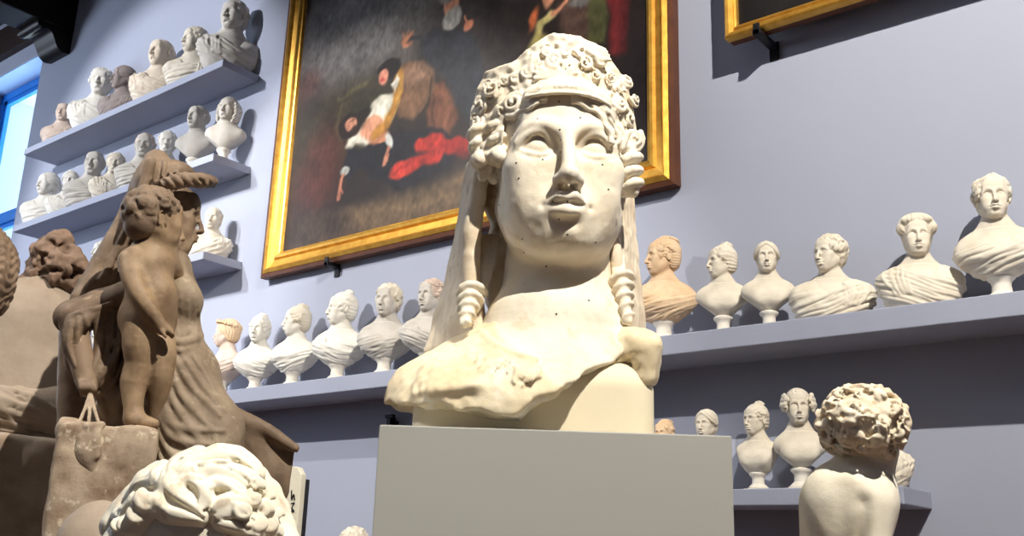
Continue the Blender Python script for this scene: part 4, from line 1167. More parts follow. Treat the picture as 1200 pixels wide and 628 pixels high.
# band across the brow
S = Sculpt((-.32, -.42, .80), (.32, .15, 1.25), .0048)
arc = spline([(598, 116), (608, 108), (622, 103), (638, 100), (657, 99), (676, 100), (694, 104), (708, 110), (718, 118)], 5)
for o in np.linspace(-7, 7, 6):
    S.tube([on_fig(p[0], p[1] + o, .020) for p in arc], .014, .010)
for e_ in (-8.5, 8.5):
    S.tube([on_fig(p[0], p[1] + e_ * 1.1, .034) for p in arc], .0075, .002)
for i, p in enumerate(spline(arc, 2)[3:-3]):
    S.ell(on_fig(p[0], p[1] + 3.2 * math.sin(i * 1.9), .036), (.010, .008, .006), .003, rot=rotm(0, i * 40, 0))
S.rough(.0016, 70, 13)
carve('headband', S, M_jun, juno)
# ------------------------------------------------------------------ the other casts in front
def ridges(S, J, lines, r, k, taper=.35, out=0., sides=True):
    """cloth ridges or locks drawn over what has been carved so far, following its surface as seen from the room"""
    T = Sculpt.__new__(Sculpt); T.__dict__.update(S.__dict__); T.d = S.d.copy()
    v, q = T.skin(1); bv = BVHTree.FromPolygons([tuple(p) for p in v], [tuple(p) for p in q.tolist()])
    ev = Vector(J.Ri @ (EYE - J.b))
    for L in lines:
        rr = r
        if isinstance(L, tuple): L, rr = L
        P = []
        for px, py in spline(L, 5):
            w = Vector(J(px, py, J.dist)); dr = (w - ev).normalized(); hit = bv.ray_cast(ev, dr)
            if hit[0] is None:
                continue
            p = np.array(hit[0] - dr * out)
            if P and np.linalg.norm(p - P[-1]) > .09: 
                if len(P) > 2: break
                P = []
            P.append(p)
        if len(P) > 2:
            m = len(P)
            S.tube(P, rr * (taper + (1 - taper) * np.sin(np.linspace(.3, PI - .3, m))), k)
def poly_plate(S, J, poly, dist, th, k=.01, seed=0, wob=.0):
    P = np.array([J(p[0], p[1], dist) for p in poly]); y0 = P[:, 1].mean()
    sl, X, Y, Z = S.local()
    X2, Z2 = X[:, 0, :] + 0 * Z[:, 0, :], Z[:, 0, :] + 0 * X[:, 0, :]
    d2 = np.full(X2.shape, 9.); ins = np.zeros(X2.shape, bool)
    for i in range(len(P)):
        a, b_ = P[i][[0, 2]], P[(i + 1) % len(P)][[0, 2]]; ba = b_ - a
        tt = np.clip(((X2 - a[0]) * ba[0] + (Z2 - a[1]) * ba[1]) / (ba @ ba), 0, 1)
        d2 = np.minimum(d2, np.hypot(X2 - a[0] - tt * ba[0], Z2 - a[1] - tt * ba[1]))
        ins ^= ((a[1] > Z2) != (b_[1] > Z2)) & (X2 < (b_[0] - a[0]) * (Z2 - a[1]) / (b_[1] - a[1] + 1e-12) + a[0])
    d2 = np.where(ins, -d2, d2)
    ys = y0 + wob * noise3(X2 * 5, Z2 * 5, X2 * 0, seed)
    dp = np.abs(Y - ys[:, None, :]) - th
    q = np.maximum(dp, d2[:, None, :])
    S.mix(sl, q.astype(np.float32), k, 'u')
def local_at(px, py, dist, z=None):
    b_ = at(px, py, dist)
    if z is not None: b_[2] = z
    J = Local(b_, math.atan2(-b_[0], b_[1])); J.dist = dist
    return J
M_stand = mat_plain('plinth_grey_paint', (140, 138, 134), .7, nscale=3, ncol=(126, 124, 120), namt=.5)
def stand(J, w, d, label, off=(0, 0)):
    t = empty('plinth', (0, 0, 0), J.th)
    p = J.b + np.linalg.inv(J.Ri) @ np.array((off[0], off[1], 0)); t.location = (p[0], p[1], 0)
    tag(t, label, 'plinth')
    zt = J.b[2]
    MB().box((-w / 2 + .02, -d / 2 + .02, .10), (w / 2 - .02, d / 2 - .02, zt - .04)).build('shaft', M_stand, t, bevel=.004)
    MB().box((-w / 2, -d / 2, zt - .04), (w / 2, d / 2, zt)).build('cap', M_stand, t, bevel=.006)
    MB().box((-w / 2, -d / 2, 0), (w / 2, d / 2, .10)).build('foot', M_stand, t, bevel=.006)
M_brown = mat_stone('brown_patinated_plaster', (138, 116, 94), (78, 60, 46), .95, 6, rough=.62, bump=.22, bscale=38, spots=(186, 164, 134), spot_amt=.55)
M_brown_dk = mat_stone('dark_brown_cloth_plaster', (130, 110, 90), (74, 58, 46), .85, 6, rough=.6, bump=.25, bscale=36, spots=(160, 136, 108), spot_amt=.35)
M_child = mat_stone('ochre_brown_flesh_plaster', (152, 128, 100), (92, 70, 52), .95, 7, rough=.58, bump=.18, bscale=40, spots=(178, 150, 112), spot_amt=.3)
M_rock = mat_stone('flaking_brown_block', (170, 152, 130), (112, 86, 66), 1.0, 10, rough=.8, bump=.35, bscale=30, spots=(206, 192, 168), spot_amt=.8)
M_torso = mat_stone('warm_tan_torso_plaster', (166, 150, 132), (122, 104, 86), .7, 3.5, rough=.7, bump=.2, bscale=30, spots=(150, 120, 92), spot_amt=.4)
M_rough = mat_stone('rough_umber_hair_plaster', (134, 110, 92), (92, 72, 58), .7, 9, rough=.8, bump=.4, bscale=30)
M_curl = mat_stone('bright_cream_plaster', (230, 223, 204), (212, 194, 158), .4, 9, rough=.7, bump=.15, bscale=60, spots=(172, 130, 82), spot_amt=.35)
M_boy = mat_stone('boy_plaster', (232, 224, 204), (200, 184, 152), .55, 8, rough=.6, bump=.14, bscale=50)
M_boyhair = mat_stone('weathered_cream_curls', (230, 218, 194), (176, 140, 98), .6, 14, rough=.8, bump=.35, bscale=60, spots=(196, 160, 112), spot_amt=.55)

# ---- the seated mother with a child
G = local_at(165, 500, 3.30, 1.30)
D0 = 3.30
def g(px, py, o=0.): return G(px, py, D0 + o)
mother = empty('mother_and_child_statue', G.b, G.th)
tag(mother, 'brown seated veiled mother holding a child on her arm', 'statue')
lo, hi = (-.36, -.42, .10), (.58, .42, 1.78)
hx = .0062
# mother: head, neck and arm
S = Sculpt(lo, hi, hx)
S.frame(rotm(4, 0, 84), g(201, 251, .02), .235); face(S, 1, .98, neck=False, ears=True); S.frame()
S.cone(g(196, 285, .02), g(192, 312, .03), .055, .07, .05)
S.cone(g(150, 348, -.06), g(92, 370, -.13), .056, .048, .03)
S.cone(g(86, 374, -.13), g(100, 444, -.15), .046, .033, .03)
S.ell(g(103, 452, -.155), (.032, .028, .030), .015)
for k in range(4): S.tube(spline([g(94 + 5.4 * k, 447, -.186), g(95 + 5.4 * k, 455, -.196), g(97 + 4.6 * k, 462, -.176)], 3), .0088, .002)
S.rough(.002, 30, 3)
carve('mother_figure', S, M_brown, mother)
# her dress: bodice, belt, lap and legs
S = Sculpt(lo, hi, hx)
S.cone(g(190, 318, .03), g(202, 388, .03), .100, .088, .05)
S.ell(g(217, 352, -.02), (.058, .07, .066), .05); S.ell(g(212, 352, .08), (.058, .07, .066), .05)
S.cone(g(203, 398, .02), g(208, 432, .02), .084, .112, .04)
S.cone(g(209, 442, .02), g(245, 503, -.04), .116, .100, .06); S.cone(g(205, 455, .06), g(222, 525, .0), .13, .11, .06)
S.cone(g(247, 505, -.04), g(240, 640, -.05), .098, .090, .05); S.cone(g(220, 520, -.06), g(208, 640, -.06), .098, .09, .05)
S.cone(g(190, 450, -.02), g(195, 620, -.02), .07, .08, .05)
S.tube([g(192, 398, -.10), g(212, 401, -.095), g(228, 397, -.04), g(233, 394, .05)], [.015, .017, .017, .015], .008)
S.tube([g(193, 408, -.10), g(212, 411, -.10), g(229, 407, -.045), g(234, 404, .05)], [.010] * 4, .005)
ridges(S, G, [[(203, 298), (212, 340), (214, 392)], [(207, 305), (219, 345), (219, 392)], [(212, 315), (226, 350), (224, 392)], [(200, 310), (206, 350), (208, 392)], [(218, 325), (231, 355), (229, 392)], [(197, 325), (200, 360), (202, 392)],
              [(203, 415), (222, 450), (258, 488)], [(198, 418), (212, 462), (250, 505)], [(194, 425), (203, 470), (238, 522)], [(190, 440), (196, 480), (222, 530)], [(213, 415), (236, 450), (262, 482)],
              [(186, 470), (205, 500), (262, 505)], [(184, 482), (205, 515), (255, 522)], [(182, 495), (200, 530), (240, 545)], [(225, 415), (240, 440), (255, 465)], [(183, 510), (192, 545), (205, 590)], [(200, 530), (205, 560), (210, 600)], [(230, 520), (228, 560), (228, 610)], [(252, 510), (250, 560), (246, 610)]], .0125, .006)
S.rough(.003, 22, 4)
M_dress = mat_stone('grey_brown_dress_plaster', (150, 133, 112), (98, 80, 63), .85, 7, rough=.65, bump=.22, bscale=38, spots=(186, 170, 146), spot_amt=.5)
carve('dress', S, M_dress, mother)
# veil, mantle over the arm and the hanging cloth
S = Sculpt(lo, hi, hx)
S.ell(g(186, 222, .03), (.082, .100, .090)); S.ell(g(204, 204, .03), (.072, .080, .046), .03)
S.cone(g(183, 190, .03), g(183, 215, .03), .045, .07, .03)
S.ell(g(232, 262, .0), (.05, .20, .085), .01, 's')
for bx, by, o in ((98, 352, .02), (112, 350, .05), (126, 352, .07), (140, 356, .08), (152, 360, .08), (165, 330, .10)):
    S.tube(spline([g(180, 200, .02), g(160, 245, .04 + o * .3), g((160 + bx) / 2 - 2, (245 + by) / 2, o + .02), g(bx, by, o - .02)], 5), np.linspace(.038, .044, 16), .02)
S.cone(g(150, 352, -.03), g(84, 372, -.11), .068, .056, .03)
for i in range(7):      # sleeve folds round the forearm
    u = i / 6
    S.tube(spline([g(92 + 60 * u, 352 - 4 * u, -.12 + .05 * u), g(82 + 18 * u, 372 + 4 * u, -.17), g(80 + 8 * u, 410, -.17 + .03 * u), g(97 + 4 * u, 440, -.155)], 5), np.interp(np.arange(16), (0, 8, 15), (.012, .018, .011)), .008)
for i in range(6):
    u = i / 5
    S.tube(spline([g(112 + 40 * u, 366, -.15 + .08 * u), g(116 + 26 * u, 405, -.12 + .05 * u), g(104 + 10 * u, 445 + 2 * u, -.15 + .03 * u)], 5), np.interp(np.arange(11), (0, 5, 10), (.014, .016, .012)), .006)
for pts, o in (([(82, 378), (86, 425), (102, 452), (124, 444), (141, 408), (147, 374)], -.15), ([(90, 382), (96, 420), (108, 438), (123, 426), (134, 396), (139, 370)], -.14), ([(77, 384), (82, 432), (103, 460), (128, 452), (147, 418), (153, 378)], -.13), ([(86, 380), (91, 424), (105, 446), (124, 436), (138, 402), (144, 372)], -.155)):
    S.tube(spline([g(p[0], p[1], o + .05 * i_ / 5) for i_, p in enumerate(pts)], 5), .0105, .004)
S.cone(g(150, 380, .02), g(135, 480, -.02), .05, .06, .03); S.cone(g(85, 390, .04), g(85, 500, .04), .045, .05, .03)
for i in range(9):
    a = rnd.uniform(0, 1)
    S.tube(spline([g(112 + 36 * a, 445 + 8 * rnd.rand(), -.06), g(118 + 30 * a, 468, -.09), g(120 + 28 * rnd.rand(), 497, -.07)], 4), .012, .006)
ridges(S, G, [[(172, 205), (150, 262), (108, 345)], [(178, 212), (150, 280), (122, 345)], [(165, 240), (140, 300), (130, 350)], [(184, 188), (182, 205), (176, 222)], [(194, 190), (192, 206), (186, 222)], [(90, 362), (120, 352), (150, 343)], [(86, 368), (118, 360), (140, 352)], [(120, 368), (118, 405), (106, 440)], [(132, 366), (128, 408), (110, 444)], [(143, 365), (138, 412), (114, 448)], [(84, 376), (80, 405), (92, 438)], [(92, 372), (90, 405), (98, 440)], [(100, 368), (104, 400), (102, 440)], [(155, 255), (130, 310), (115, 347)], [(162, 270), (146, 315), (138, 350)]], .0095, .004, .4, .003)
band = spline([g(185, 217, -.08), g(200, 214, -.10), g(218, 211, -.085), g(236, 212, -.045), g(246, 213, .02), g(238, 212, .09), g(216, 211, .13)], 5)
S.tube(band, np.interp(np.arange(31), (0, 6, 14, 20, 30), (.016, .027, .028, .020, .024)), .008)
S.tube([g(p[0], p[1], -.10) for p in ((176, 190), (172, 205), (166, 225))], .018, .01)
ridges(S, G, [([(191, 207), (199, 213), (206, 222)], .009), ([(199, 203), (208, 211), (216, 221)], .010), ([(207, 202), (217, 209), (226, 219)], .010), ([(215, 202), (226, 208), (236, 217)], .010), ([(224, 203), (234, 207), (244, 214)], .009), ([(233, 205), (240, 208), (248, 211)], .008),
              ([(187, 212), (194, 218), (200, 224)], .008), ([(183, 189), (181, 200), (176, 212)], .006), ([(193, 187), (192, 197), (189, 207)], .006)], .009, .003, .4, .006)
for px, py, o in ((247, 213, -.03), (250, 210, .01), (245, 208, .0), (241, 215, -.06), (249, 217, .03), (252, 213, .02)):
    S.ell(g(px, py, o), (.012, .011, .011), .004)
S.tube(spline([g(226, 402, .10), g(240, 440, .10), g(264, 494, .10)], 6), np.linspace(.022, .050, 13), .02)
S.rough(.004, 20, 5)
carve('veil_and_mantle', S, M_brown_dk, mother)
# the wide end of the mantle spread over the seat to the right
S = Sculpt((.10, -.18, .05), (.66, .40, .75), .0075)
poly_plate(S, G, [(240, 440), (266, 476), (290, 490), (318, 508), (347, 524), (344, 545), (338, 580), (326, 610), (300, 660), (210, 660), (200, 500)], D0 + .16, .045, wob=.02)
S.tube([g(262, 478, .12), g(300, 496, .12), g(346, 525, .14)], [.02, .022, .018], .02)
ridges(S, G, [[(268, 486), (300, 530), (325, 590)], [(262, 500), (285, 545), (305, 610)], [(290, 495), (318, 540), (332, 575)]], .014, .03)
S.rough(.005, 14, 6)
carve('mantle_end', S, M_brown_dk, mother)
# child
S = Sculpt(lo, hi, .0056)
S.frame(rotm(0, 0, 112), g(183, 259, -.17), .205); face(S, 1, 1.1, neck=False, cw=1.04); S.frame()
S.cone(g(176, 284, -.16), g(172, 302, -.16), .045, .055, .04)
S.cone(g(164, 312, -.16), g(188, 309, -.12), .050, .046, .05)
S.cone(g(174, 316, -.16), g(172, 360, -.16), .072, .066, .04); S.ell(g(186, 348, -.16), (.055, .06, .06), .05)
S.ell(g(162, 374, -.16), (.062, .062, .060), .04); S.ell(g(180, 376, -.12), (.07, .07, .065), .05)
S.tube(spline([g(163, 380, -.18), g(162, 405, -.185), g(161, 425, -.18), g(156, 452, -.17), g(157, 488, -.175)], 5), np.interp(np.arange(21), (0, 5, 10, 14, 20), (.052, .048, .038, .041, .026)), .02)
S.tube([g(156, 491, -.16), g(166, 495, -.19), g(180, 497, -.19)], [.030, .028, .018], .02)
S.tube(spline([g(182, 382, -.12), g(190, 410, -.14), g(189, 440, -.14), g(182, 490, -.10)], 5), np.interp(np.arange(16), (0, 5, 10, 15), (.050, .044, .038, .026)), .02)
S.tube(spline([g(153, 306, -.20), g(156, 328, -.235), g(166, 350, -.245), g(188, 380, -.225)], 5), np.interp(np.arange(16), (0, 5, 10, 15), (.040, .034, .029, .020)), .02)
S.ell(g(192, 386, -.215), (.026, .020, .020), .012)
for k in range(4): S.tube(spline([g(192 + 2 * k, 381 + 2.2 * k, -.225), g(198 + 1.5 * k, 384 + 2.4 * k, -.22), g(200 + .5 * k, 390 + 1.5 * k, -.205)], 3), .0072, .003)
S.tube([g(190, 388, -.235), g(194, 395, -.23)], [.008, .006], .004)
S.tube(spline([g(196, 306, -.11), g(205, 316, -.07), g(207, 330, -.04)], 4), np.linspace(.034, .022, 9), .02)
carve('child_figure', S, M_child, mother)
S = Sculpt(g(183, 259, -.17) - .17, g(183, 259, -.17) + .17, .005)
S.frame(rotm(0, 0, 112), g(183, 259, -.17), .205); hair(S, 'curly', 77); S.frame()
carve('child_hair', S, M_brown_dk, mother)
# block the child stands on
S = Sculpt((-.40, -.42, -.02), (.16, .30, .62), .0085)
c0, c1 = g(68, 500, -.26), g(182, 498, -.26); zt = (c0[2] + c1[2]) / 2
S.box(((c0[0] + c1[0]) / 2, -.09, zt - .36), ((c1[0] - c0[0]) / 2, .19, .36), rnd=.012, rot=rotm(0, 0, 3))
S.ell(g(84, 497, -.24), (.05, .05, .02), .02)
S.cut((0, 0, 0), (0, 0, -1)); S.cut(g(74, 500, -.26) + np.array((-.012, 0, 0)), (-1, 0, .22), .01)
S.rough(.010, 9, 7); S.rough(.005, 26, 8); S.cut((0, 0, .004), (0, 0, -1))
carve('rock_block', S, M_rock, mother)
# pouch hanging from her fist
S = Sculpt((-.32, -.44, .20), (-.05, -.15, .62), .0045)
S.ell(g(104, 524, -.30), (.045, .028, .066)); S.cone(g(104, 530, -.30), g(108, 554, -.30), .030, .008, .02)
for q in np.linspace(-1, 1, 7): S.tube(spline([g(104 + 13 * q, 497 + 3 * abs(q), -.305), g(104 + 11 * q, 512, -.318), g(105 + 9 * q, 540 - 6 * abs(q), -.315)], 4), .008, .006)
S.tube([g(90, 497, -.30), g(104, 500, -.315), g(119, 498, -.30)], [.012, .013, .012], .006)
p = carve('pouch', S, M_rock, mother)
S = Sculpt((-.32, -.44, .45), (-.05, -.10, .78), .0040)
for e_ in ((92, 497), (116, 497), (104, 500)): S.tube(spline([g(106, 459, -.18), g((106 + e_[0]) / 2, 480, -.25), g(e_[0], e_[1], -.305)], 4), .0058, .004)
carve('cord', S, M_rock, p)
S = Sculpt((-.40, -.40, -.005), (.66, .42, .22), .011)
S.box((.12, .03, .08), (.48, .33, .08), rnd=.02); S.rough(.006, 10, 9); S.cut((0, 0, .002), (0, 0, -1))
carve('ground_slab', S, M_rock, mother)
stand(G, .78, .70, 'grey plinth under the brown seated mother', (.06, .04))

# ---- figure seen from behind at the left edge
Tq = local_at(40, 500, 4.0, 1.20); DT = 4.0
def tq(px, py, o=0.): return Tq(px, py, DT + o)
t = empty('back_view_statue', Tq.b, Tq.th); tag(t, 'tan statue seen from behind with rough dark hair, left of the seated mother', 'statue')
S = Sculpt((-.62, -.34, .0), (.34, .36, 1.85), .009)
S.cone(tq(-5, 375), tq(66, 380), .125, .105, .06)
S.cone(tq(30, 385), tq(22, 480, -.02), .20, .22, .10); S.ell(tq(20, 470), (.27, .20, .22), .08)
S.cone(tq(72, 385), tq(74, 470, -.02), .075, .07, .06); S.cone(tq(60, 340), tq(56, 375), .075, .12, .06)
S.cone(tq(74, 470, -.02), tq(66, 540, -.04), .07, .06, .05)
S.ell(tq(64, 312, .05), (.085, .10, .115), .04)
S.cut(tq(40, 512, -.2), (0, 0, -1)); S.rough(.004, 10, 31)
carve('figure', S, M_torso, t)
S = Sculpt((-.20, -.30, 1.2), (.34, .32, 2.0), .006)
r_ = np.random.RandomState(5)
S.ell(tq(66, 310, .03), (.10, .12, .115))
for px, py, R in ((66, 282, .045), (58, 286, .04), (75, 284, .04), (52, 298, .05), (46, 310, .045), (38, 322, .035), (28, 331, .024), (84, 298, .045), (94, 306, .042), (98, 318, .036), (92, 328, .038), (80, 338, .03), (66, 336, .04), (52, 330, .04), (44, 334, .03), (72, 318, .05), (62, 346, .022), (70, 350, .02)):
    S.ell(tq(px, py, -.02), (R * r_.uniform(.8, 1.1), R * 1.6, R * r_.uniform(.8, 1.15)), .012, rot=rotm(0, r_.uniform(0, 180), 0))
for i in range(70):
    px, py = 66 + np.clip(r_.normal(), -1.6, 1.6) * 15, 310 + np.clip(r_.normal(), -1.6, 1.6) * 14
    ang = r_.uniform(0, 6); o = -.115 + .00009 * ((px - 66) ** 2 + (py - 310) ** 2); S.tube(spline([tq(px, py, o), tq(px + 4 * math.cos(ang), py + 4 * math.sin(ang), o - .012), tq(px + 8 * math.cos(ang + .6), py + 8 * math.sin(ang + .6), o)], 3), r_.uniform(.007, .013), .006)
S.rough(.014, 20, 32); S.rough(.010, 48, 33)
carve('hair', S, M_rough, t)
S = Sculpt((-.62, -.40, .0), (.34, .36, 1.30), .009)
S.ell(tq(15, 484, 0), (.32, .30, .125)); S.cone(tq(-30, 505, 0), tq(66, 505, 0), .24, .20, .06)
ridges(S, Tq, [([(-10, 452), (30, 462), (84, 490)], .014), ([(-10, 462), (30, 476), (82, 498)], .013), ([(-10, 474), (30, 488), (80, 505)], .014), ([(-10, 488), (30, 500), (78, 512)], .012), ([(-10, 500), (35, 510), (76, 518)], .012), ([(0, 470), (20, 500), (50, 512)], .012), ([(-10, 445), (20, 452), (60, 470)], .010), ([(0, 456), (34, 470), (84, 494)], .009), ([(-10, 468), (34, 483), (82, 501)], .009), ([(-5, 481), (34, 495), (80, 509)], .009)], .012, .004, .4, .003)
S.cut(tq(40, 519, -.2), (0, 0, -1), .01); S.rough(.005, 14, 34)
carve('drapery', S, M_torso, t)
zt_ = tq(40, 514, -.2)[2]
S = Sculpt((-.66, -.38, -.01), (.32, .38, zt_ + .08), .011)
zt = tq(40, 514, -.2)[2]
S.box((-.17, .0, zt / 2 - .02), (.42, .32, zt / 2 + .03), rnd=.03); S.rough(.014, 8, 35); S.rough(.008, 24, 36); S.cut((0, 0, .002), (0, 0, -1))
carve('rock_seat', S, M_torso, t)
stand(Tq, .86, .62, 'grey plinth under the statue seen from behind', (-.17, .02))

# ---- head with long wavy hair cut by the left edge
B = local_at(-31, 350, 3.45, 2.05)
t = empty('plaster_bust', B.b, B.th + math.radians(150)); tag(t, 'brown long haired head cut off by the left edge, above the tan statue\'s shoulder', 'bust')
hcz = B(-31, 310, 3.45)[2]; HSZ = .27
S = Sculpt((-.13, -.16, -.005), (.13, .16, hcz + .16), .006)
S.frame(None, (0, 0, hcz), HSZ); face(S, 1, 1, neck=False); S.frame(); S.cone((0, .02, hcz - .08), (0, .03, .02), .045, .055, .04); S.cut((0, 0, 0), (0, 0, -1))
carve('figure', S, M_brown, t)
S = Sculpt((-.17, -.17, hcz - .24), (.17, .18, hcz + .18), .006); S.frame(None, (0, 0, hcz), HSZ); hair(S, 'wig', 9); S.frame(); carve('hair', S, M_brown, t)
stand(B, .15, .22, 'slim grey plinth outside the left edge under the brown head')

# ---- big curly head in front at the bottom
K = local_at(232, 628, 1.90, 1.02); DK = 1.90
t = empty('curly_head_cast', K.b, K.th); tag(t, 'bright cream head with thick wavy locks, only hair and forehead showing at the bottom', 'bust')
kc = K(236, 674, DK); KH = .40
def kq(px, py, o=0.): return K(px, py, DK + o)
S = Sculpt((-.34, -.24, -.005), (.34, .26, .78), .0075)
S.frame(rotm(4, 0, -6), kc, KH); face(S, 1, 1.0, neck=False); S.frame()
S.cone(kc + np.array((0, .03, -.12)), np.array((0, .02, .14)), .10, .13, .06)
S.ell((0, .02, .10), (.30, .17, .13), .08); S.cut((0, 0, 0), (0, 0, -1))
carve('figure', S, M_curl, t)
S = Sculpt((-.26, -.26, .28), (.26, .28, .86), .0034)
S.frame(rotm(4, 0, -6), kc, KH)
S.ell((0, .06, .17), (.375, .44, .375)); S.ell((0, -.66, -.10), (.30, .40, .36), .03, 's'); S.cut((0, 0, -.25), (0, -.3, -1), .03)
S.ell((-.34, -.05, .0), (.12, .2, .24), .05); S.ell((.34, -.05, .0), (.12, .2, .24), .05)
S.frame()
LK = [([(238, 604), (222, 590), (206, 580), (198, 566), (210, 556), (228, 560)], .017), ([(236, 610), (216, 604), (196, 600), (186, 588), (190, 574)], .016), ([(232, 598), (240, 586), (236, 572), (222, 564)], .015),
      ([(252, 606), (272, 602), (292, 606), (304, 616)], .016), ([(250, 598), (266, 590), (286, 588), (300, 592)], .017), ([(256, 614), (276, 616), (292, 624)], .013), ([(210, 558), (224, 545), (246, 538), (268, 540)], .018), ([(200, 566), (206, 548), (222, 536)], .016),
      ([(228, 560), (250, 552), (272, 556), (288, 568)], .016), ([(236, 572), (256, 566), (276, 574), (290, 584)], .013), ([(190, 574), (184, 560), (192, 546)], .015), ([(186, 590), (170, 600), (160, 614), (150, 626)], .016), ([(180, 600), (168, 612), (160, 628)], .013), ([(176, 582), (160, 590), (148, 606), (138, 624)], .015), ([(186, 562), (166, 570), (152, 584)], .014), ([(150, 596), (140, 604), (146, 614)], .012), ([(240, 536), (262, 530), (286, 540), (304, 556)], .017), ([(270, 548), (292, 560), (306, 576)], .014)]
BL = []
for a, b_ in LK:
    for o in (-1.15, 0, 1.15):
        BL.append(([(p[0] + o * 4.2 * (.4 + .6 * math.sin(PI * i_ / (len(a) - 1))), p[1] + o * 3.2 * (.4 + .6 * math.sin(PI * i_ / (len(a) - 1)))) for i_, p in enumerate(a)], b_ * .36))
for px, py, o, R_ in ((134, 612, .02, .026), (146, 594, .03, .028), (158, 578, .04, .026), (172, 562, .05, .028), (188, 550, .06, .026), (206, 545, .05, .022), (216, 538, .06, .024), (232, 532, .07, .026), (330, 612, .03, .024), (324, 592, .04, .024), (314, 572, .05, .024), (300, 554, .06, .024), (284, 542, .07, .026)):
    S.ell(kq(px, py + 5, o), (R_, R_ * 1.3, R_), .012)
ridges(S, K, [(a, b_ * 1.15) for a, b_ in LK], .012, .004, .55, .004)
ridges(S, K, BL, .012, .0012, .5, .0025)
hv, hq = (lambda T: T.skin(1))(type('x', (Sculpt,), {})((0, 0, 0), (.02, .02, .02), .005)) if False else (None, None)
T = Sculpt.__new__(Sculpt); T.__dict__.update(S.__dict__); T.d = S.d.copy(); v, q = T.skin(1)
bvk = BVHTree.FromPolygons([tuple(p) for p in v], [tuple(p) for p in q.tolist()]); evk = Vector(K.Ri @ (EYE - K.b))
def khit(px, py):
    w = Vector(kq(px, py)); dr = (w - evk).normalized(); h_ = bvk.ray_cast(evk, dr)
    return (np.array(h_[0]), np.array(-dr)) if h_[0] is not None else (None, None)
r_ = np.random.RandomState(8)
for px, py, R in [(172, 587, .018), (286, 598, .016), (298, 584, .015), (308, 598, .016), (316, 612, .015), (304, 612, .014), (322, 622, .014), (292, 612, .013), (312, 582, .013), (300, 568, .013), (324, 604, .012), (214, 566, .012), (160, 604, .014), (148, 616, .014), (138, 616, .013), (294, 622, .013)]:
    p, n = khit(px, py)
    if p is not None: snail(S, p + n * .006, n + np.array((.2, 0, .3)), R, 1.5, R * .40, .004, k=.002, ph=r_.uniform(0, 6)); S.ell(p + n * .004, R * .6, .002)
S.rough(.0022, 36, 12)
carve('hair', S, M_curl, t)
stand(K, .62, .40, 'grey plinth under the cream curly head, below the picture edge')

# ---- curly haired boy seen from behind, lower right
Bq = local_at(1005, 628, 2.20, 1.05); DB = 2.20
def bq(px, py, o=0.): return Bq(px, py, DB + o)
t = empty('boy_statue', Bq.b, Bq.th); tag(t, 'cream statue of a curly haired boy seen from behind at the lower right', 'statue')
S = Sculpt((-.30, -.24, -.005), (.30, .26, 1.02), .006)
bh = bq(1013, 508, .03)
S.frame(rotm(-8, 0, 152), bh, .185); face(S, 1, 1.08, neck=False); S.frame()
S.cone(bq(1024, 530, .02), bq(1012, 572, .03), .040, .048, .03)
S.cone(bq(984, 588, .04), bq(1016, 590, .01), .048, .046, .05)
S.cone(bq(996, 590, .05), bq(994, 700, .05), .088, .078, .06); S.ell(bq(975, 600, .02), (.055, .055, .085), .05); S.ell(bq(1002, 606, .0), (.05, .045, .075), .05)
S.cone(bq(966, 592, .08), bq(957, 650, .10), .042, .036, .04)
S.cone(bq(1019, 592, -.01), bq(1021, 660, -.03), .042, .036, .02)
S.cone(bq(1021, 660, -.03), bq(1030, 720, .06), .034, .026, .02); S.cone(bq(957, 650, .10), bq(985, 690, .16), .034, .026, .02)
S.tube([bq(990, 575, -.06), bq(987, 610, -.055), bq(987, 650, -.05)], [.006, .008, .008], .05, 's')
S.tube(spline([bq(1012, 588, -.06), bq(1013, 605, -.06), bq(1010, 630, -.05)], 4), .006, .025, 's')
S.tube(spline([bq(968, 585, -.06), bq(964, 600, -.05), bq(966, 615, -.05)], 4), .006, .03, 's')
zb = bq(994, 720, .05)
S.cone(bq(994, 700, .05), zb, .085, .095, .05)
for x in (-1, 1): S.tube([zb + np.array((x * .048, 0, -.02)), np.array((x * .055, zb[1] - .03, .28)), np.array((x * .05, zb[1], .03))], [.075, .05, .032], .03); S.cone((x * .05, zb[1], .03), (x * .055, zb[1] + .09, .022), .03, .02, .02)
S.cut((0, 0, .002), (0, 0, -1))
carve('figure', S, M_boy, t)
S = Sculpt(bh - np.array((.16, .16, .14)), bh + np.array((.16, .16, .17)), .0042)
S.ell(bh + np.array((-.002, -.012, .016)), (.086, .092, .080))
r_ = np.random.RandomState(3)
for i in range(330):
    v = r_.normal(size=3); v /= np.linalg.norm(v)
    if v[1] > .55 and v[2] < .3: continue
    if v[2] < -.75: continue
    p = bh + np.array((-.002, -.012, .016)) + v * np.array((.089, .095, .083)); R = r_.uniform(.011, .017)
    snail(S, p, v + r_.normal(size=3) * .5, R, r_.uniform(1.0, 1.6), R * .34, R * .5, k=.003, ph=r_.uniform(0, 6), hand=r_.choice((-1, 1)))
S.rough(.004, 60, 4)
carve('hair', S, M_boyhair, t)
S = Sculpt((-.22, -.22, -.03), (.22, .24, .06), .008)
MB().box((-.17, zb[1] - .15, -.02), (.17, zb[1] + .17, .02)).build('base', M_boy, t, bevel=.01)
Bs = Local(Bq.b - np.array((0, 0, .02)), Bq.th)
stand(Bs, .40, .40, 'grey plinth under the boy, below the picture edge', (0, float(zb[1]) + .01))

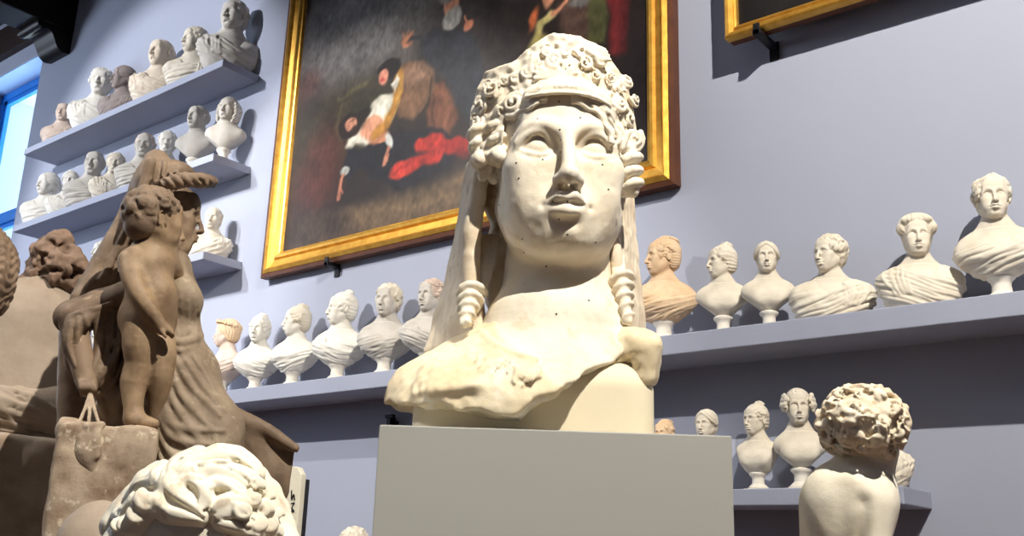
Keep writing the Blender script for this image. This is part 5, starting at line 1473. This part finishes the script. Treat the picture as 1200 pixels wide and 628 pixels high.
# ---- plaque, round plaster, small head, far white bust, little hook
M_slab = mat_stone('cream_slab', (226, 220, 200), (206, 194, 166), .4, 6)
P0 = local_at(336, 600, 4.15, 0)
t = empty('plaque', P0.b, P0.th - math.radians(24)); tag(t, 'cream upright slab with a black back edge right of the brown mantle', 'plaque')
zt = at(341, 547, 4.15)[2]; xr = .058
MB().prism([(-.17, .0), (xr, .0), (xr, zt - .03), (xr - .02, zt), (-.17, zt)], -.02, .03, 1).build('slab', M_slab, t, bevel=.004)
MB().box((-.16, .03, 0), (xr - .003, .075, zt - .045)).build('black_back', M_iron, t)
stx = []
for x0, z0, pts in ((.022, zt - .13, [(0, .035), (.004, .0), (.010, .02), (.016, .0)]), (.026, zt - .175, [(0, .03), (.012, .032), (.004, .012), (.014, .0), (.0, .0)]), (.030, zt - .22, [(.0, .03), (.0, .0), (.012, .016), (.012, -.004)])):
    m = MB(); P = spline([(x0 + a, -.0215, z0 + b_) for a, b_ in pts], 5)
    m.sweep([[(p[0] + .0028 * math.cos(a), p[1] + .001 * math.sin(a), p[2] + .0028 * math.sin(a)) for a in np.linspace(0, 2 * PI, 7)[:-1]] for p in P])
    m.build('ink_mark', M_iron, t)
R0 = local_at(117, 620, 2.62, 0); 
t = empty('round_cast', R0.b, R0.th); tag(t, 'smooth round-topped brown cast in front of the flaking block', 'cast')
zr = R0(117, 586, 2.62)[2]; S = Sculpt((-.13, -.12, zr - .75), (.13, .12, zr + .03), .007)
S.ell((0, 0, zr - .115), (.098, .08, .115)); S.cone((0, 0, zr - .16), (0, 0, zr - .5), .085, .07, .04); S.ell((0, .0, zr - .60), (.12, .10, .16), .06); S.cut((0, 0, zr - .7), (0, 0, -1)); S.rough(.003, 14, 41)
carve('body', S, M_torso, t)
Rs = Local(np.array((R0.b[0], R0.b[1], zr - .704)), R0.th); stand(Rs, .26, .22, 'low grey plinth under the round-topped brown cast')
def free_bust(px, top, dist, hs, body, hrel, brel, tint, label, seed, sc, wd=1., htint=None):
    can = .505 + .215 * .5 + .215 * STYLE_TOP[hs] + (0 if body in ('drape', 'herm', 'ruffle') else -.10)
    zt_ = at(px, top, dist)[2] - can * sc
    Lq = local_at(px, 600, dist, zt_)
    root = empty('plaster_bust', Lq.b, Lq.th + math.radians(brel)); root.scale = (sc,) * 3; tag(root, label, 'bust')
    bust_parts(root, hs, body, hrel - brel, tint, seed, .005, wd=wd, htint=htint)
    stand(Lq, .24, .24, 'grey plinth under the ' + label.split(',')[0])
free_bust(416, 615, 5.6, 'curly', 'herm', -20, 0, 'cream', 'cream curly head just rising at the bottom edge, left of the pedestal', 52, .95)
free_bust(97, 372, 5.6, 'short', 'toga', 10, 0, 'white', 'white bust showing as a sliver behind the mother\'s elbow', 53, 1.0)
p = on_plane(462, 491, WY)
t = MB(); t.box((p[0] - .02, WY - .06, p[2] - .05), (p[0] + .02, WY, p[2] + .01)); t.box((p[0] - .03, WY - .07, p[2] + .0), (p[0] + .05, WY - .04, p[2] + .025)); t.box((p[0] - .045, WY - .02, p[2] - .08), (p[0] - .02, WY, p[2] - .01)); t.box((p[0] + .02, WY - .02, p[2] - .08), (p[0] + .05, WY, p[2] - .02))
tag(t.build('wall_hook', M_iron, bevel=.003), 'tiny black iron hook on the wall beside the plaster block\'s left corner', 'hook')
# ------------------------------------------------------------------ light
def spot(name, loc, target, power, size_deg, col, rad=.06, blend=.35):
    l = bpy.data.lights.new(name, 'SPOT'); l.energy = power; l.spot_size = math.radians(size_deg); l.spot_blend = blend; l.color = col; l.shadow_soft_size = rad
    o = bpy.data.objects.new(name, l); C.objects.link(o); o.location = loc
    o.rotation_euler = (Vector(target) - Vector(loc)).to_track_quat('-Z', 'Y').to_euler()
    return o
WARM = (1, .94, .84); NEUT = (1, .97, .93); COOL = (.93, .95, 1)
spot('high_spot', (1.35, .9, 6.9), (-1.2, 3.7, 2.9), 2500, 92, (1, .945, .86), .035, .5)
spot('high_spot', (-8.0, -1.7, 7.3), (-6.1, 5.3, 2.9), 2700, 44, NEUT, .045, .4)
spot('high_spot', (-9.6, -1.7, 7.7), (-9.4, 5.3, 4.9), 2300, 46, COOL, .045, .4)
spot('high_spot', (-5.6, -1.5, 7.0), (-3.4, 1.9, 2.1), 1000, 24, NEUT, .06, .6)  # added weak fill, lightens the shadow on the mother and back-view statue
def area(name, loc, target, power, sx, sy, col):
    l = bpy.data.lights.new(name, 'AREA'); l.shape = 'RECTANGLE'; l.size = sx; l.size_y = sy; l.energy = power; l.color = col
    o = bpy.data.objects.new(name, l); C.objects.link(o); o.location = loc
    o.rotation_euler = (Vector(target) - Vector(loc)).to_track_quat('-Z', 'Y').to_euler()
area('overhead_fill', (-5, -2.5, 8.3), (-5, -1.0, 0), 100, 14, 3, (.92, .95, 1))  # soft fill added overhead, no opening in the ceiling here
area('cool_side_fill', (-16.2, 1.0, 5.0), (-6, 4.5, 3.5), 620, 4, 4, (.72, .83, 1))  # added cool fill from the left, brings blue into the shelf shadows
w = bpy.data.worlds.new('daylight'); bpy.context.scene.world = w; w.use_nodes = True
bg = w.node_tree.nodes['Background']
sky = w.node_tree.nodes.new('ShaderNodeTexSky'); sky.sky_type = 'HOSEK_WILKIE'; sky.sun_direction = (-.3, -.5, .8); sky.turbidity = 3
w.node_tree.links.new(sky.outputs[0], bg.inputs[0]); bg.inputs[1].default_value = 48
vs = bpy.context.scene.view_settings
vs.view_transform = 'Standard'; vs.look = 'None'; vs.exposure = .1; vs.gamma = 1; vs.use_curve_mapping = False
